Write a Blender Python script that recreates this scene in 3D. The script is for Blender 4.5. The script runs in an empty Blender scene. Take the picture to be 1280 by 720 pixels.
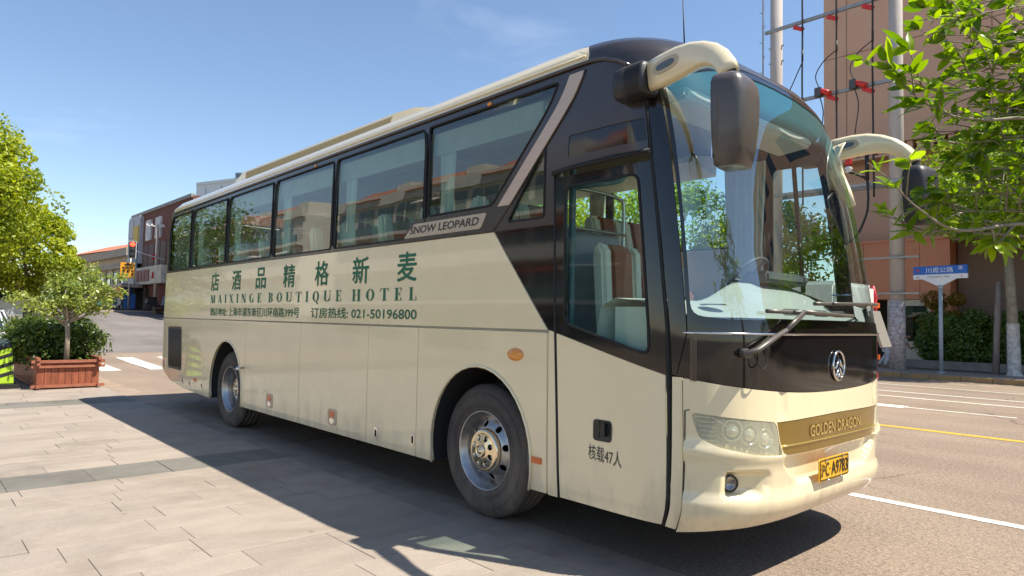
import bpy, bmesh, math, random
import numpy as np
from bisect import bisect_right
from mathutils import Vector, Matrix, Euler
from mathutils.geometry import delaunay_2d_cdt
random.seed(7); RNG = np.random.default_rng(7)
SC = bpy.context.scene; COL = SC.collection
pi = math.pi
# ---------------------------------------------------------------- camera
cd = bpy.data.cameras.new('camera'); cam = bpy.data.objects.new('camera', cd); COL.objects.link(cam)
YAW, PIT, ROL = 0.735568685, 0.046645884, -0.019762703
CPOS = (4.18325831, -3.44303132, 1.55999456)
def _cam():
    c, s = math.cos(YAW), math.sin(YAW)
    F = Vector((-c, s, 0)); Rr = Vector((s, c, 0)); D = Vector((0, 0, -1))
    F2 = F*math.cos(PIT) - D*math.sin(PIT); D2 = D*math.cos(PIT) + F*math.sin(PIT)
    R2 = Rr*math.cos(ROL) + D2*math.sin(ROL); D3 = D2*math.cos(ROL) - Rr*math.sin(ROL)
    M = Matrix((R2, -D3, -F2)).transposed().to_4x4(); M.translation = CPOS
    return M
cam.matrix_world = _cam()
cd.sensor_width = 36; cd.lens = 853/1280*36; cd.clip_start = .05; cd.clip_end = 3000
SC.camera = cam
# ---------------------------------------------------------------- world and sun
SUN = Vector((.485, .30, 1)).normalized()
w = bpy.data.worlds.new('World'); SC.world = w; w.use_nodes = True
nt = w.node_tree; N = nt.nodes; L = nt.links; N.clear()
out = N.new('ShaderNodeOutputWorld'); bg = N.new('ShaderNodeBackground'); sky = N.new('ShaderNodeTexSky')
sky.sky_type = 'NISHITA'; sky.sun_disc = False
sky.sun_elevation = math.asin(SUN.z); sky.sun_rotation = math.atan2(SUN.x, SUN.y)
sky.air_density = 1.0; sky.dust_density = .2; sky.ozone_density = 2.0; sky.altitude = 10
tc = N.new('ShaderNodeTexCoord'); mp = N.new('ShaderNodeMapping'); mp.inputs['Scale'].default_value = (1.0, 2.2, 7.0)
mp.inputs['Rotation'].default_value = (0.12, .25, .6)
nz = N.new('ShaderNodeTexNoise'); nz.inputs['Scale'].default_value = 1.7; nz.inputs['Detail'].default_value = 7; nz.inputs['Roughness'].default_value = .55; nz.inputs['Distortion'].default_value = .35
cr = N.new('ShaderNodeValToRGB'); cr.color_ramp.elements[0].position = .60; cr.color_ramp.elements[1].position = .92
cr.color_ramp.elements[1].color = (.20, .20, .20, 1)
mx = N.new('ShaderNodeMixRGB'); mx.inputs['Color2'].default_value = (8.2, 8.6, 9.0, 1)
bg.inputs['Strength'].default_value = .094
L.new(tc.outputs['Generated'], mp.inputs[0]); L.new(mp.outputs[0], nz.inputs[0]); L.new(nz.outputs[0], cr.inputs[0])
L.new(cr.outputs[0], mx.inputs['Fac']); L.new(sky.outputs[0], mx.inputs['Color1']); L.new(mx.outputs[0], bg.inputs[0]); L.new(bg.outputs[0], out.inputs[0])
sl = bpy.data.lights.new('sun', 'SUN'); sl.energy = 4.2; sl.angle = math.radians(.53); sl.color = (1, .94, .83)
so = bpy.data.objects.new('sun', sl); COL.objects.link(so); so.rotation_euler = (-SUN).to_track_quat('-Z', 'Y').to_euler()
SC.view_settings.view_transform = 'Standard'; SC.view_settings.look = 'None'; SC.view_settings.exposure = .98; SC.view_settings.gamma = 1
SC.cycles.max_bounces = 8; SC.cycles.transparent_max_bounces = 24; SC.cycles.caustics_reflective = False; SC.cycles.caustics_refractive = False
SC.cycles.sample_clamp_indirect = 6
try: SC.cycles.use_denoising = True
except Exception: pass
# ---------------------------------------------------------------- materials
MATS = {}
def nodes(m):
    nt = m.node_tree; return nt, nt.nodes, nt.links
def mat(name, col, rough=.6, metal=0, var=0., vscale=6., bump=0., bscale=40., coat=0., emis=None, spec=.5, trans=0., grime=None, coords='Object', stretch=(1, 1, 1), detail=5):
    if name in MATS: return MATS[name]
    m = bpy.data.materials.new(name); m.use_nodes = True; nt, N, L = nodes(m)
    b = N['Principled BSDF']; b.inputs['Base Color'].default_value = (*col, 1); b.inputs['Roughness'].default_value = rough
    b.inputs['Metallic'].default_value = metal; b.inputs['Coat Weight'].default_value = coat; b.inputs['Coat Roughness'].default_value = .03
    b.inputs['Specular IOR Level'].default_value = spec
    if trans: b.inputs['Transmission Weight'].default_value = trans
    if emis: b.inputs['Emission Color'].default_value = (*emis[:3], 1); b.inputs['Emission Strength'].default_value = emis[3]
    if var or bump:
        tc = N.new('ShaderNodeTexCoord'); mp = N.new('ShaderNodeMapping'); mp.inputs['Scale'].default_value = stretch
        L.new(tc.outputs[coords], mp.inputs[0])
    if var:
        nz = N.new('ShaderNodeTexNoise'); nz.inputs['Scale'].default_value = vscale; nz.inputs['Detail'].default_value = detail; nz.inputs['Roughness'].default_value = .65
        L.new(mp.outputs[0], nz.inputs[0])
        r = N.new('ShaderNodeValToRGB'); r.color_ramp.elements[0].position = .3; r.color_ramp.elements[1].position = .7
        g = grime or tuple(c*(1-var) for c in col)
        hi = tuple(min(1, c*(1+var*.7)) for c in col)
        r.color_ramp.elements[0].color = (*g, 1); r.color_ramp.elements[1].color = (*hi, 1)
        L.new(nz.outputs[0], r.inputs[0]); L.new(r.outputs[0], b.inputs['Base Color'])
        mr = N.new('ShaderNodeMapRange'); mr.inputs[3].default_value = min(1, rough*1.15+.02); mr.inputs[4].default_value = rough*.88
        L.new(nz.outputs[0], mr.inputs[0]); L.new(mr.outputs[0], b.inputs['Roughness'])
    if bump:
        n2 = N.new('ShaderNodeTexNoise'); n2.inputs['Scale'].default_value = bscale; n2.inputs['Detail'].default_value = 4
        L.new(mp.outputs[0], n2.inputs[0]); bp = N.new('ShaderNodeBump'); bp.inputs['Strength'].default_value = bump; bp.inputs['Distance'].default_value = .01
        L.new(n2.outputs[0], bp.inputs['Height']); L.new(bp.outputs[0], b.inputs['Normal'])
    MATS[name] = m; return m
def glass(name, tint, refl=1.5, rough=.0, band=None, haze=None, wav=.12):
    m = bpy.data.materials.new(name); m.use_nodes = True; nt, N, L = nodes(m); N.clear()
    o = N.new('ShaderNodeOutputMaterial'); mix = N.new('ShaderNodeMixShader'); tr = N.new('ShaderNodeBsdfTransparent'); gl = N.new('ShaderNodeBsdfGlossy')
    fr = N.new('ShaderNodeFresnel'); fr.inputs[0].default_value = refl; gl.inputs['Roughness'].default_value = rough
    tr.inputs[0].default_value = (*tint, 1); gl.inputs[0].default_value = (.95, .97, .97, 1)
    ge = N.new('ShaderNodeNewGeometry'); mi = N.new('ShaderNodeMapRange'); mi.inputs[3].default_value = refl; mi.inputs[4].default_value = 1/refl; L.new(ge.outputs['Backfacing'], mi.inputs[0]); L.new(mi.outputs[0], fr.inputs[0])
    L.new(fr.outputs[0], mix.inputs[0]); L.new(tr.outputs[0], mix.inputs[1]); L.new(gl.outputs[0], mix.inputs[2]); L.new(mix.outputs[0], o.inputs[0])
    tc = N.new('ShaderNodeTexCoord')
    nz = N.new('ShaderNodeTexNoise'); nz.inputs['Scale'].default_value = 1.3; nz.inputs['Detail'].default_value = 1
    bp = N.new('ShaderNodeBump'); bp.inputs['Strength'].default_value = wav; bp.inputs['Distance'].default_value = .03
    L.new(tc.outputs['Object'], nz.inputs[0]); L.new(nz.outputs[0], bp.inputs['Height']); L.new(bp.outputs[0], gl.inputs['Normal'])
    if band:
        sx = N.new('ShaderNodeSeparateXYZ'); mr = N.new('ShaderNodeMapRange'); mr.inputs[1].default_value = band[0]; mr.inputs[2].default_value = band[1]
        mc = N.new('ShaderNodeMixRGB'); mc.inputs[1].default_value = (*tint, 1); mc.inputs[2].default_value = (*band[2], 1)
        L.new(tc.outputs['Object'], sx.inputs[0]); L.new(sx.outputs[2], mr.inputs[0]); L.new(mr.outputs[0], mc.inputs[0]); L.new(mc.outputs[0], tr.inputs[0])
        df = N.new('ShaderNodeBsdfDiffuse'); df.inputs[0].default_value = (.015, .42, .46, 1); tl_ = N.new('ShaderNodeBsdfTranslucent'); tl_.inputs[0].default_value = (.20, .60, .62, 1)
        m2 = N.new('ShaderNodeMixShader'); L.new(df.outputs[0], m2.inputs[1]); L.new(tl_.outputs[0], m2.inputs[2]); ms = N.new('ShaderNodeMath'); ms.operation = 'MULTIPLY'; ms.inputs[1].default_value = .38; L.new(mr.outputs[0], ms.inputs[0])
        m3 = N.new('ShaderNodeMixShader'); L.new(ms.outputs[0], m3.inputs[0]); L.new(tr.outputs[0], m3.inputs[1]); L.new(m2.outputs[0], m3.inputs[2]); L.new(m3.outputs[0], mix.inputs[1])
    if haze:
        df = N.new('ShaderNodeBsdfDiffuse'); df.inputs[0].default_value = (*haze[:3], 1); m3 = N.new('ShaderNodeMixShader'); m3.inputs[0].default_value = haze[3]; L.new(tr.outputs[0], m3.inputs[1]); L.new(df.outputs[0], m3.inputs[2]); L.new(m3.outputs[0], mix.inputs[1])
    MATS[name] = m; return m
# ---------------------------------------------------------------- object helpers
WL = {}
def put(o, parent=None, wl=(0, 0, 0)):
    """wl = world position of the object's own origin"""
    COL.objects.link(o); wl = Vector(wl); WL[o.name] = wl
    if parent is not None:
        o.parent = parent; o.location = wl - WL[parent.name]
    else: o.location = wl
    return o
def mesh_obj(name, me, parent=None, wl=(0, 0, 0)):
    return put(bpy.data.objects.new(name, me), parent, wl)
def empty(name, loc, label=None, cat=None, group=None):
    o = bpy.data.objects.new(name, None); o.empty_display_size = .3; put(o, None, loc)
    tag(o, label, cat, group); return o
def tag(o, label=None, cat=None, group=None, kind=None):
    if label: o['label'] = label
    if cat: o['category'] = cat
    if group: o['group'] = group
    if kind: o['kind'] = kind
    return o
class B:
    """collects simple solids into one bmesh"""
    def __init__(s): s.v = []; s.f = []; s.sm = []
    def add(s, vs, fs, smooth=False):
        k = len(s.v); s.v += [tuple(v) for v in vs]; s.f += [tuple(i+k for i in f) for f in fs]; s.sm += [smooth]*len(fs)
        return s
    def box(s, c, d, rot=None, taper=1.0):
        x, y, z = (t/2 for t in d); t = taper
        vs = [(-x, -y, -z), (x, -y, -z), (x, y, -z), (-x, y, -z), (-x*t, -y*t, z), (x*t, -y*t, z), (x*t, y*t, z), (-x*t, y*t, z)]
        if rot is not None:
            R = rot if isinstance(rot, Matrix) else Euler(rot).to_matrix(); vs = [R @ Vector(v) for v in vs]
        vs = [(v[0]+c[0], v[1]+c[1], v[2]+c[2]) for v in vs]
        return s.add(vs, [(0, 3, 2, 1), (4, 5, 6, 7), (0, 1, 5, 4), (1, 2, 6, 5), (2, 3, 7, 6), (3, 0, 4, 7)])
    def bb(s, x0, x1, y0, y1, z0, z1): return s.box(((x0+x1)/2, (y0+y1)/2, (z0+z1)/2), (abs(x1-x0), abs(y1-y0), abs(z1-z0)))
    def tube(s, pts, r, n=10, cap=True, flat=None):
        pts = [Vector(p) for p in pts]; m = len(pts); rs = r if isinstance(r, (list, tuple)) else [r]*m
        T = [(pts[min(i+1, m-1)]-pts[max(i-1, 0)]).normalized() for i in range(m)]
        a = Vector((0, 0, 1)) if abs(T[0].z) < .9 else Vector((1, 0, 0)); u = T[0].cross(a).normalized(); vs = []
        for i in range(m):
            u = (u - T[i]*u.dot(T[i])).normalized(); w2 = T[i].cross(u)
            for k in range(n):
                an = 2*pi*k/n; vs.append(pts[i]+(u*math.cos(an)+w2*math.sin(an)*(flat or 1))*rs[i])
        fs = [(i*n+k, i*n+(k+1) % n, (i+1)*n+(k+1) % n, (i+1)*n+k) for i in range(m-1) for k in range(n)]
        s.add(vs, fs, True)
        if cap: s.add(vs[:n], [tuple(range(n))[::-1]]); s.add(vs[-n:], [tuple(range(n))])
        return s
    def lathe(s, prof, n=32, c=(0, 0, 0), axis='z', caps=False, smooth=True):
        vs = []
        for r, h in prof:
            for k in range(n):
                a = 2*pi*k/n; x, y = r*math.cos(a), r*math.sin(a)
                p = (x, y, h) if axis == 'z' else ((x, h, y) if axis == 'y' else (h, x, y))
                vs.append((p[0]+c[0], p[1]+c[1], p[2]+c[2]))
        m = len(prof); fs = [(i*n+k, i*n+(k+1) % n, (i+1)*n+(k+1) % n, (i+1)*n+k) for i in range(m-1) for k in range(n)]
        if caps: fs += [tuple(range(n)), tuple(range((m-1)*n, m*n))]
        return s.add(vs, fs, smooth)
    def ball(s, c, r, n=12, m=8):
        r = r if isinstance(r, (tuple, list)) else (r, r, r); prof = [(math.sin(pi*i/m), -math.cos(pi*i/m)) for i in range(m+1)]
        vs = [(a*math.cos(2*pi*k/n)*r[0]+c[0], a*math.sin(2*pi*k/n)*r[1]+c[1], h*r[2]+c[2]) for a, h in prof for k in range(n)]
        return s.add(vs, [(i*n+k, i*n+(k+1) % n, (i+1)*n+(k+1) % n, (i+1)*n+k) for i in range(m) for k in range(n)], True)
    def prism(s, poly, ax, a, b):
        """poly of 2d points extruded along axis ax from a to b"""
        n = len(poly)
        def P3(p, h): return {'x': (h, p[0], p[1]), 'y': (p[0], h, p[1]), 'z': (p[0], p[1], h)}[ax]
        vs = [P3(p, a) for p in poly]+[P3(p, b) for p in poly]
        return s.add(vs, [tuple(range(n))[::-1], tuple(range(n, 2*n))]+[(i, (i+1) % n, n+(i+1) % n, n+i) for i in range(n)])
    def mesh(s, name, m, bevel=0., segs=2):
        me = bpy.data.meshes.new(name); bm = bmesh.new()
        V = [bm.verts.new(v) for v in s.v]
        for f, sm in zip(s.f, s.sm):
            try: fc = bm.faces.new([V[i] for i in f]); fc.smooth = sm
            except ValueError: pass
        bmesh.ops.remove_doubles(bm, verts=bm.verts, dist=1e-5)
        bmesh.ops.recalc_face_normals(bm, faces=bm.faces)
        if bevel:
            es = [e for e in bm.edges if len(e.link_faces) == 2 and e.calc_face_angle(0) > .6]
            bmesh.ops.bevel(bm, geom=es, offset=bevel, segments=segs, affect='EDGES', clamp_overlap=True)
        bm.to_mesh(me); bm.free()
        for x in (m if isinstance(m, (list, tuple)) else [m]): me.materials.append(x)
        return me
    def build(s, name, m, parent=None, wl=(0, 0, 0), bevel=0., rel=False):
        """vertices are given in world coordinates unless rel"""
        wl = Vector(wl)
        if not rel and (parent is not None or wl.length):
            if parent is not None and not wl.length: wl = WL[parent.name]
            s.v = [(v[0]-wl.x, v[1]-wl.y, v[2]-wl.z) for v in s.v]
        return mesh_obj(name, s.mesh(name, m, bevel), parent, wl)
def fast_mesh(name, V, F, m, tone=None, smooth=False):
    me = bpy.data.meshes.new(name); V = np.asarray(V, np.float32); F = np.asarray(F, np.int32); k = F.shape[1]
    me.vertices.add(len(V)); me.vertices.foreach_set('co', V.ravel())
    me.loops.add(F.size); me.loops.foreach_set('vertex_index', F.ravel())
    me.polygons.add(len(F)); me.polygons.foreach_set('loop_start', np.arange(0, F.size, k, dtype=np.int32))
    try: me.polygons.foreach_set('loop_total', np.full(len(F), k, np.int32))
    except Exception: pass
    me.materials.append(m)
    if tone is not None:
        a = me.attributes.new('tone', 'FLOAT', 'POINT'); a.data.foreach_set('value', np.asarray(tone, np.float32))
    me.update(calc_edges=True); me.validate()
    if smooth: me.polygons.foreach_set('use_smooth', np.ones(len(F), bool))
    return me
def bez(pts, n=8):
    """Catmull-Rom through points"""
    P_ = [Vector(p) for p in pts]; out = []
    for i in range(len(P_)-1):
        a, b, c, d = P_[max(i-1, 0)], P_[i], P_[i+1], P_[min(i+2, len(P_)-1)]
        for k in range(n):
            t = k/n; out.append(.5*((2*b)+(c-a)*t+(2*a-5*b+4*c-d)*t*t+(3*b-a-3*c+d)*t**3))
    return out+[P_[-1]]
# -------- coach body surface: a point for each (s along the girth, v up the side)
W=2.55
def tab(xs,ys):
    # monotone cubic-ish (Catmull-Rom finite difference hermite)
    n=len(xs); m=[0]*n
    d=[(ys[i+1]-ys[i])/(xs[i+1]-xs[i]) for i in range(n-1)]
    for i in range(n):
        if i==0: m[i]=d[0]
        elif i==n-1: m[i]=d[-1]
        else: m[i]=0 if d[i-1]*d[i]<=0 else 2*d[i-1]*d[i]/(d[i-1]+d[i])
    def f(x):
        if x<=xs[0]: return ys[0]
        if x>=xs[-1]: return ys[-1]
        i=bisect_right(xs,x)-1; h=xs[i+1]-xs[i]; t=(x-xs[i])/h
        return ((1+2*t)*(1-t)**2*ys[i]+t*(1-t)**2*h*m[i]+t*t*(3-2*t)*ys[i+1]+t*t*(t-1)*h*m[i+1])
    return f
VR=3.27
TZ=tab([0,3.27,3.34,3.42,3.57,3.87,4.27,4.60],[0,3.27,3.35,3.42,3.49,3.54,3.565,3.57])
TY=tab([0,.6,1.5,2.5,3.27,3.34,3.42,3.57,3.87,4.27,4.60],[.02,0,0,.008,.025,.04,.095,.23,.53,0.93,1.27])
TX=tab([.25,.33,.5,.9,1.48,1.8,2.4,2.9,3.15,3.27,3.34,3.42,3.57,3.87,4.27,4.6],
       [2.08,2.14,2.22,2.24,2.24,2.20,2.09,1.95,1.84,1.765,1.70,1.60,1.37,.9,.35,0.])
TXS=tab([0,3.0,3.27,3.57,3.87,4.27,4.6],[1.2,1.2,1.1,.6,.1,-.4,-.8])
TN=tab([0,2.6,3.27,3.6,4.6],[4.2,4.0,3.4,2.8,2.4])
TR=tab([.25,.6,1.5,2.4,3.27,3.42,3.87,4.6],[-8.55,-8.78,-8.84,-8.7,-8.52,-8.4,-8.0,-7.3])
TRS=tab([0,3.0,3.27,3.87,4.6],[-8.4,-8.4,-8.25,-7.5,-6.8])
S_F=1.2; S_R=-8.4
def _arc(a,b,n):
    N=600; L=[0.0]; T=[(0.0,1.0)]; px,py=0.0,b
    for i in range(1,N+1):
        th=math.pi/2*i/N; c_,s_=max(0.0,math.cos(th)),math.sin(th)
        r=(c_**n+s_**n)**(-1/n); p,q=r*s_,(r*c_ if i<N else 0.0); x,y=a*p,b*q
        L.append(L[-1]+math.hypot(x-px,y-py)); px,py=x,y; T.append((p,q))
    return L,T
_LF,_TF=_arc(1.0,1.275,4.2); LF=_LF[-1]
_LB,_TB=_arc(.4,1.275,3.2); LB=_LB[-1]
S_C=S_F+LF   # front centre line
S_B=S_R-LB   # rear centre line
def _pq(L,T,l,k):
    l=max(0,min(L[-1],l)); i=min(len(L)-2,bisect_right(L,l)-1); t=(l-L[i])/(L[i+1]-L[i]+1e-12)
    a,b=T[i],T[i+1]; return (max(0,a[0]+(b[0]-a[0])*t)**k,max(0,a[1]+(b[1]-a[1])*t)**k)
def P(s,v,off=0.0):
    if off:
        e=1e-3
        p=P(s,v); a=P(s+e,v); b=P(s-e,v); c=P(s,v+e); d=P(s,v-e)
        u=(a[0]-b[0],a[1]-b[1],a[2]-b[2]); w=(c[0]-d[0],c[1]-d[1],c[2]-d[2])
        n=(u[1]*w[2]-u[2]*w[1],u[2]*w[0]-u[0]*w[2],u[0]*w[1]-u[1]*w[0]); l=math.sqrt(n[0]**2+n[1]**2+n[2]**2) or 1
        return (p[0]+n[0]/l*off,p[1]+n[1]/l*off,p[2]+n[2]/l*off)
    if s>S_C:
        x,y,z=P(2*S_C-s,v); return (x,W-y,z)
    if s<S_B:
        x,y,z=P(2*S_B-s,v); return (x,W-y,z)
    z=TZ(v)+max(0,min(1,(v-2.3)/.97))*(-.015+.0095*(max(-8.4,min(1.0,s))+8.2)); yi=TY(v); xs=TXS(v); xr=TRS(v)
    if S_R<=s<=S_F:
        t=(s-S_R)/(S_F-S_R); x=xr+t*(xs-xr)
        if xs==1.2 and xr==S_R: x=s
        return (x,yi,z)
    if s>S_F:
        a=TX(v)-xs; b=W/2-yi; p,q=_pq(_LF,_TF,s-S_F,4.2/TN(v))
        return (xs+a*p, W/2-b*q, z)
    a=xr-TR(v); b=W/2-yi; p,q=_pq(_LB,_TB,S_R-s,1)
    return (xr-a*p, W/2-b*q, z)
def MS(s): return 2*S_C-s
def densify(loop, h, closed=True):
    o = []; n = len(loop)
    for i in range(n if closed else n-1):
        a, b = loop[i], loop[(i+1) % n]; d = math.hypot(b[0]-a[0], b[1]-a[1]); k = max(1, int(math.ceil(d/h)))
        o += [(a[0]+(b[0]-a[0])*j/k, a[1]+(b[1]-a[1])*j/k) for j in range(k)]
    return o
def inside(p, loop):
    x, y = p; c = False; n = len(loop); j = n-1
    for i in range(n):
        xi, yi = loop[i]; xj, yj = loop[j]
        if (yi > y) != (yj > y) and x < (xj-xi)*(y-yi)/(yj-yi)+xi: c = not c
        j = i
    return c
def inset(loop, g):
    n = len(loop); A = sum(loop[i][0]*loop[(i+1) % n][1]-loop[(i+1) % n][0]*loop[i][1] for i in range(n)); sg = 1 if A > 0 else -1; o = []
    for i in range(n):
        a, b, c = loop[i-1], loop[i], loop[(i+1) % n]
        e1 = Vector((b[0]-a[0], b[1]-a[1])).normalized(); e2 = Vector((c[0]-b[0], c[1]-b[1])).normalized()
        n1 = Vector((-e1.y, e1.x)); n2 = Vector((-e2.y, e2.x)); m = n1+n2
        if m.length < 1e-6: m = n1
        m.normalize(); k = sg*g/max(.35, m.dot(n1)); o.append((b[0]+m.x*k, b[1]+m.y*k))
    return o
def rrect(x0, x1, y0, y1, r, n=5):
    o = []
    for cx, cy, a0 in ((x1-r, y1-r, 0), (x0+r, y1-r, 90), (x0+r, y0+r, 180), (x1-r, y0+r, 270)):
        o += [(cx+r*math.cos(math.radians(a0+90*k/n)), cy+r*math.sin(math.radians(a0+90*k/n))) for k in range(n+1)]
    return o
def rpoly(poly, r, n=4):
    o = []; m = len(poly)
    for i in range(m):
        a, b, c = Vector(poly[i-1]), Vector(poly[i]), Vector(poly[(i+1) % m]); rr = min(r, (a-b).length*.45, (c-b).length*.45)
        p, q = b+(a-b).normalized()*rr, b+(c-b).normalized()*rr
        for k in range(n+1):
            t = k/n; o.append(tuple(p*(1-t)**2+b*2*t*(1-t)+q*t*t))
    return o
def ell(cx, cy, a, b, n=28): return [(cx+a*math.cos(2*pi*k/n), cy+b*math.sin(2*pi*k/n)) for k in range(n)]
def panel(name, outline, m, parent, holes=(), mapf=None, h=.09, depth=.012, gap=0., wl=None, holegap=0., flip=False):
    mapf = mapf or P
    if gap: outline = inset(outline, gap)
    if gap or holegap: holes = [inset(q, -(holegap or gap)) for q in holes]
    loops = [densify(l, h*.75) for l in [outline]+list(holes)]
    pts = []; edges = []; cell = {}
    for lp in loops:
        k = len(pts); pts += lp; edges += [(k+i, k+(i+1) % len(lp)) for i in range(len(lp))]
    for p in pts: cell.setdefault((int(p[0]//h), int(p[1]//h)), []).append(p)
    xs = [p[0] for p in loops[0]]; ys = [p[1] for p in loops[0]]
    ins = lambda p: inside(p, loops[0]) and not any(inside(p, l) for l in loops[1:])
    nx = int((max(xs)-min(xs))/h)+1; ny = int((max(ys)-min(ys))/h)+1
    for i in range(1, nx+1):
        for j in range(1, ny+1):
            p = (min(xs)+i*h-h*.5, min(ys)+j*h-h*.5); ci, cj = int(p[0]//h), int(p[1]//h)
            if not ins(p): continue
            if any((q[0]-p[0])**2+(q[1]-p[1])**2 < (h*.45)**2 for a in (-1, 0, 1) for b in (-1, 0, 1) for q in cell.get((ci+a, cj+b), ())): continue
            pts.append(p)
    V2, E2, F2, *_ = delaunay_2d_cdt([Vector(p) for p in pts], edges, [], 0, 1e-6)
    F = []
    for f in F2:
        a, b, c = (V2[i] for i in f[:3]); cen = ((a.x+b.x+c.x)/3, (a.y+b.y+c.y)/3)
        if not ins(cen): continue
        ar = (b.x-a.x)*(c.y-a.y)-(c.x-a.x)*(b.y-a.y)
        if abs(ar) < 1e-9: continue
        F.append(tuple(f) if ar > 0 else tuple(f[::-1]))
    used = sorted({i for f in F for i in f}); re = {i: k for k, i in enumerate(used)}; F = [tuple(re[i] for i in f) for f in F]; q = [(V2[i].x, V2[i].y) for i in used]
    e = 2e-3; W3 = []; NR = []
    for s, v in q:
        W3.append(Vector(mapf(s, v))); u = Vector(mapf(s+e, v))-Vector(mapf(s-e, v)); t = Vector(mapf(s, v+e))-Vector(mapf(s, v-e)); n_ = u.cross(t)
        NR.append(n_.normalized() if n_.length > 1e-12 else Vector((0, 0, 1)))
    if flip: NR = [-n for n in NR]; F = [f[::-1] for f in F]
    cnt = {}
    for f in F:
        for i in range(3): cnt[(f[i], f[(i+1) % 3])] = 1
    bd = [(a, b) for (a, b) in cnt if (b, a) not in cnt]
    base = len(W3); top = {}; VV = list(W3); NN = list(NR); FF = list(F)
    if depth:
        rn = {}
        for a, b in bd:
            d = (W3[b]-W3[a]); nn = d.cross(NR[a]); 
            for i in (a, b): rn[i] = rn.get(i, Vector((0, 0, 0)))+nn
        for i, n_ in rn.items():
            n_ = n_.normalized() if n_.length > 1e-12 else NR[i]; mid = (n_+NR[i]).normalized()
            top[i] = len(VV); VV.append(W3[i]); NN.append(mid); VV.append(W3[i]-NR[i]*depth); NN.append(n_)
        for a, b in bd: FF.append((top[b], top[a], top[a]+1, top[b]+1))
    o0 = Vector(wl) if wl is not None else (WL[parent.name] if parent is not None else Vector((0, 0, 0)))
    me = bpy.data.meshes.new(name); me.from_pydata([v-o0 for v in VV], [], FF); me.polygons.foreach_set('use_smooth', [True]*len(FF)); me.materials.append(m)
    me.normals_split_custom_set_from_vertices([tuple(n) for n in NN])
    return mesh_obj(name, me, parent, o0)
def offP(d): return lambda s, v: P(s, v, d)
# ---------------------------------------------------------------- lettering
def text_mesh(body, bold=0.):
    c = bpy.data.curves.new('t', 'FONT'); c.body = body; c.resolution_u = 3; c.offset = bold
    o = bpy.data.objects.new('t', c); COL.objects.link(o); bpy.context.view_layer.update()
    me = bpy.data.meshes.new_from_object(o.evaluated_get(bpy.context.evaluated_depsgraph_get()))
    V = [tuple(v.co) for v in me.vertices]; F = [tuple(p.vertices) for p in me.polygons]
    bpy.data.objects.remove(o); bpy.data.curves.remove(c); bpy.data.meshes.remove(me)
    return V, F
def letters(name, body, fn, box, m, parent, bold=0., VF=None, depth=0, slant=0.):
    """fit text into box=(x0,x1,y0,y1) of a 2d chart that fn maps to space"""
    V, F = VF or text_mesh(body, 0)
    xs = [v[0] for v in V]; ys = [v[1] for v in V]; x0, x1, y0, y1 = box
    sx = (x1-x0)/(max(xs)-min(xs)); sy = (y1-y0)/(max(ys)-min(ys)); o0 = WL[parent.name]
    W3 = []; F0 = list(F); n0 = len(V); bw = bold*min(1, .8)*(y1-y0); cp_ = [(0, 0)] if not bold else [(-bw, 0), (bw, 0), (0, bw*.8), (0, -bw*.8)]
    c0 = Vector(fn(x0, y0)); nn = (Vector(fn(x1, y0))-c0).cross(Vector(fn(x0, y1))-c0).normalized(); F = []
    for k, (ox, oy) in enumerate(cp_):
        W3 += [Vector(fn(x0+(v[0]-min(xs))*sx+slant*(v[1]-min(ys))*sy+ox, y0+(v[1]-min(ys))*sy+oy))-o0+nn*(.0004*k) for v in V]; F += [tuple(i+k*n0 for i in f) for f in F0]
    me = bpy.data.meshes.new(name); me.from_pydata(W3, [], F); me.materials.append(m)
    return mesh_obj(name, me, parent, o0)
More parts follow.
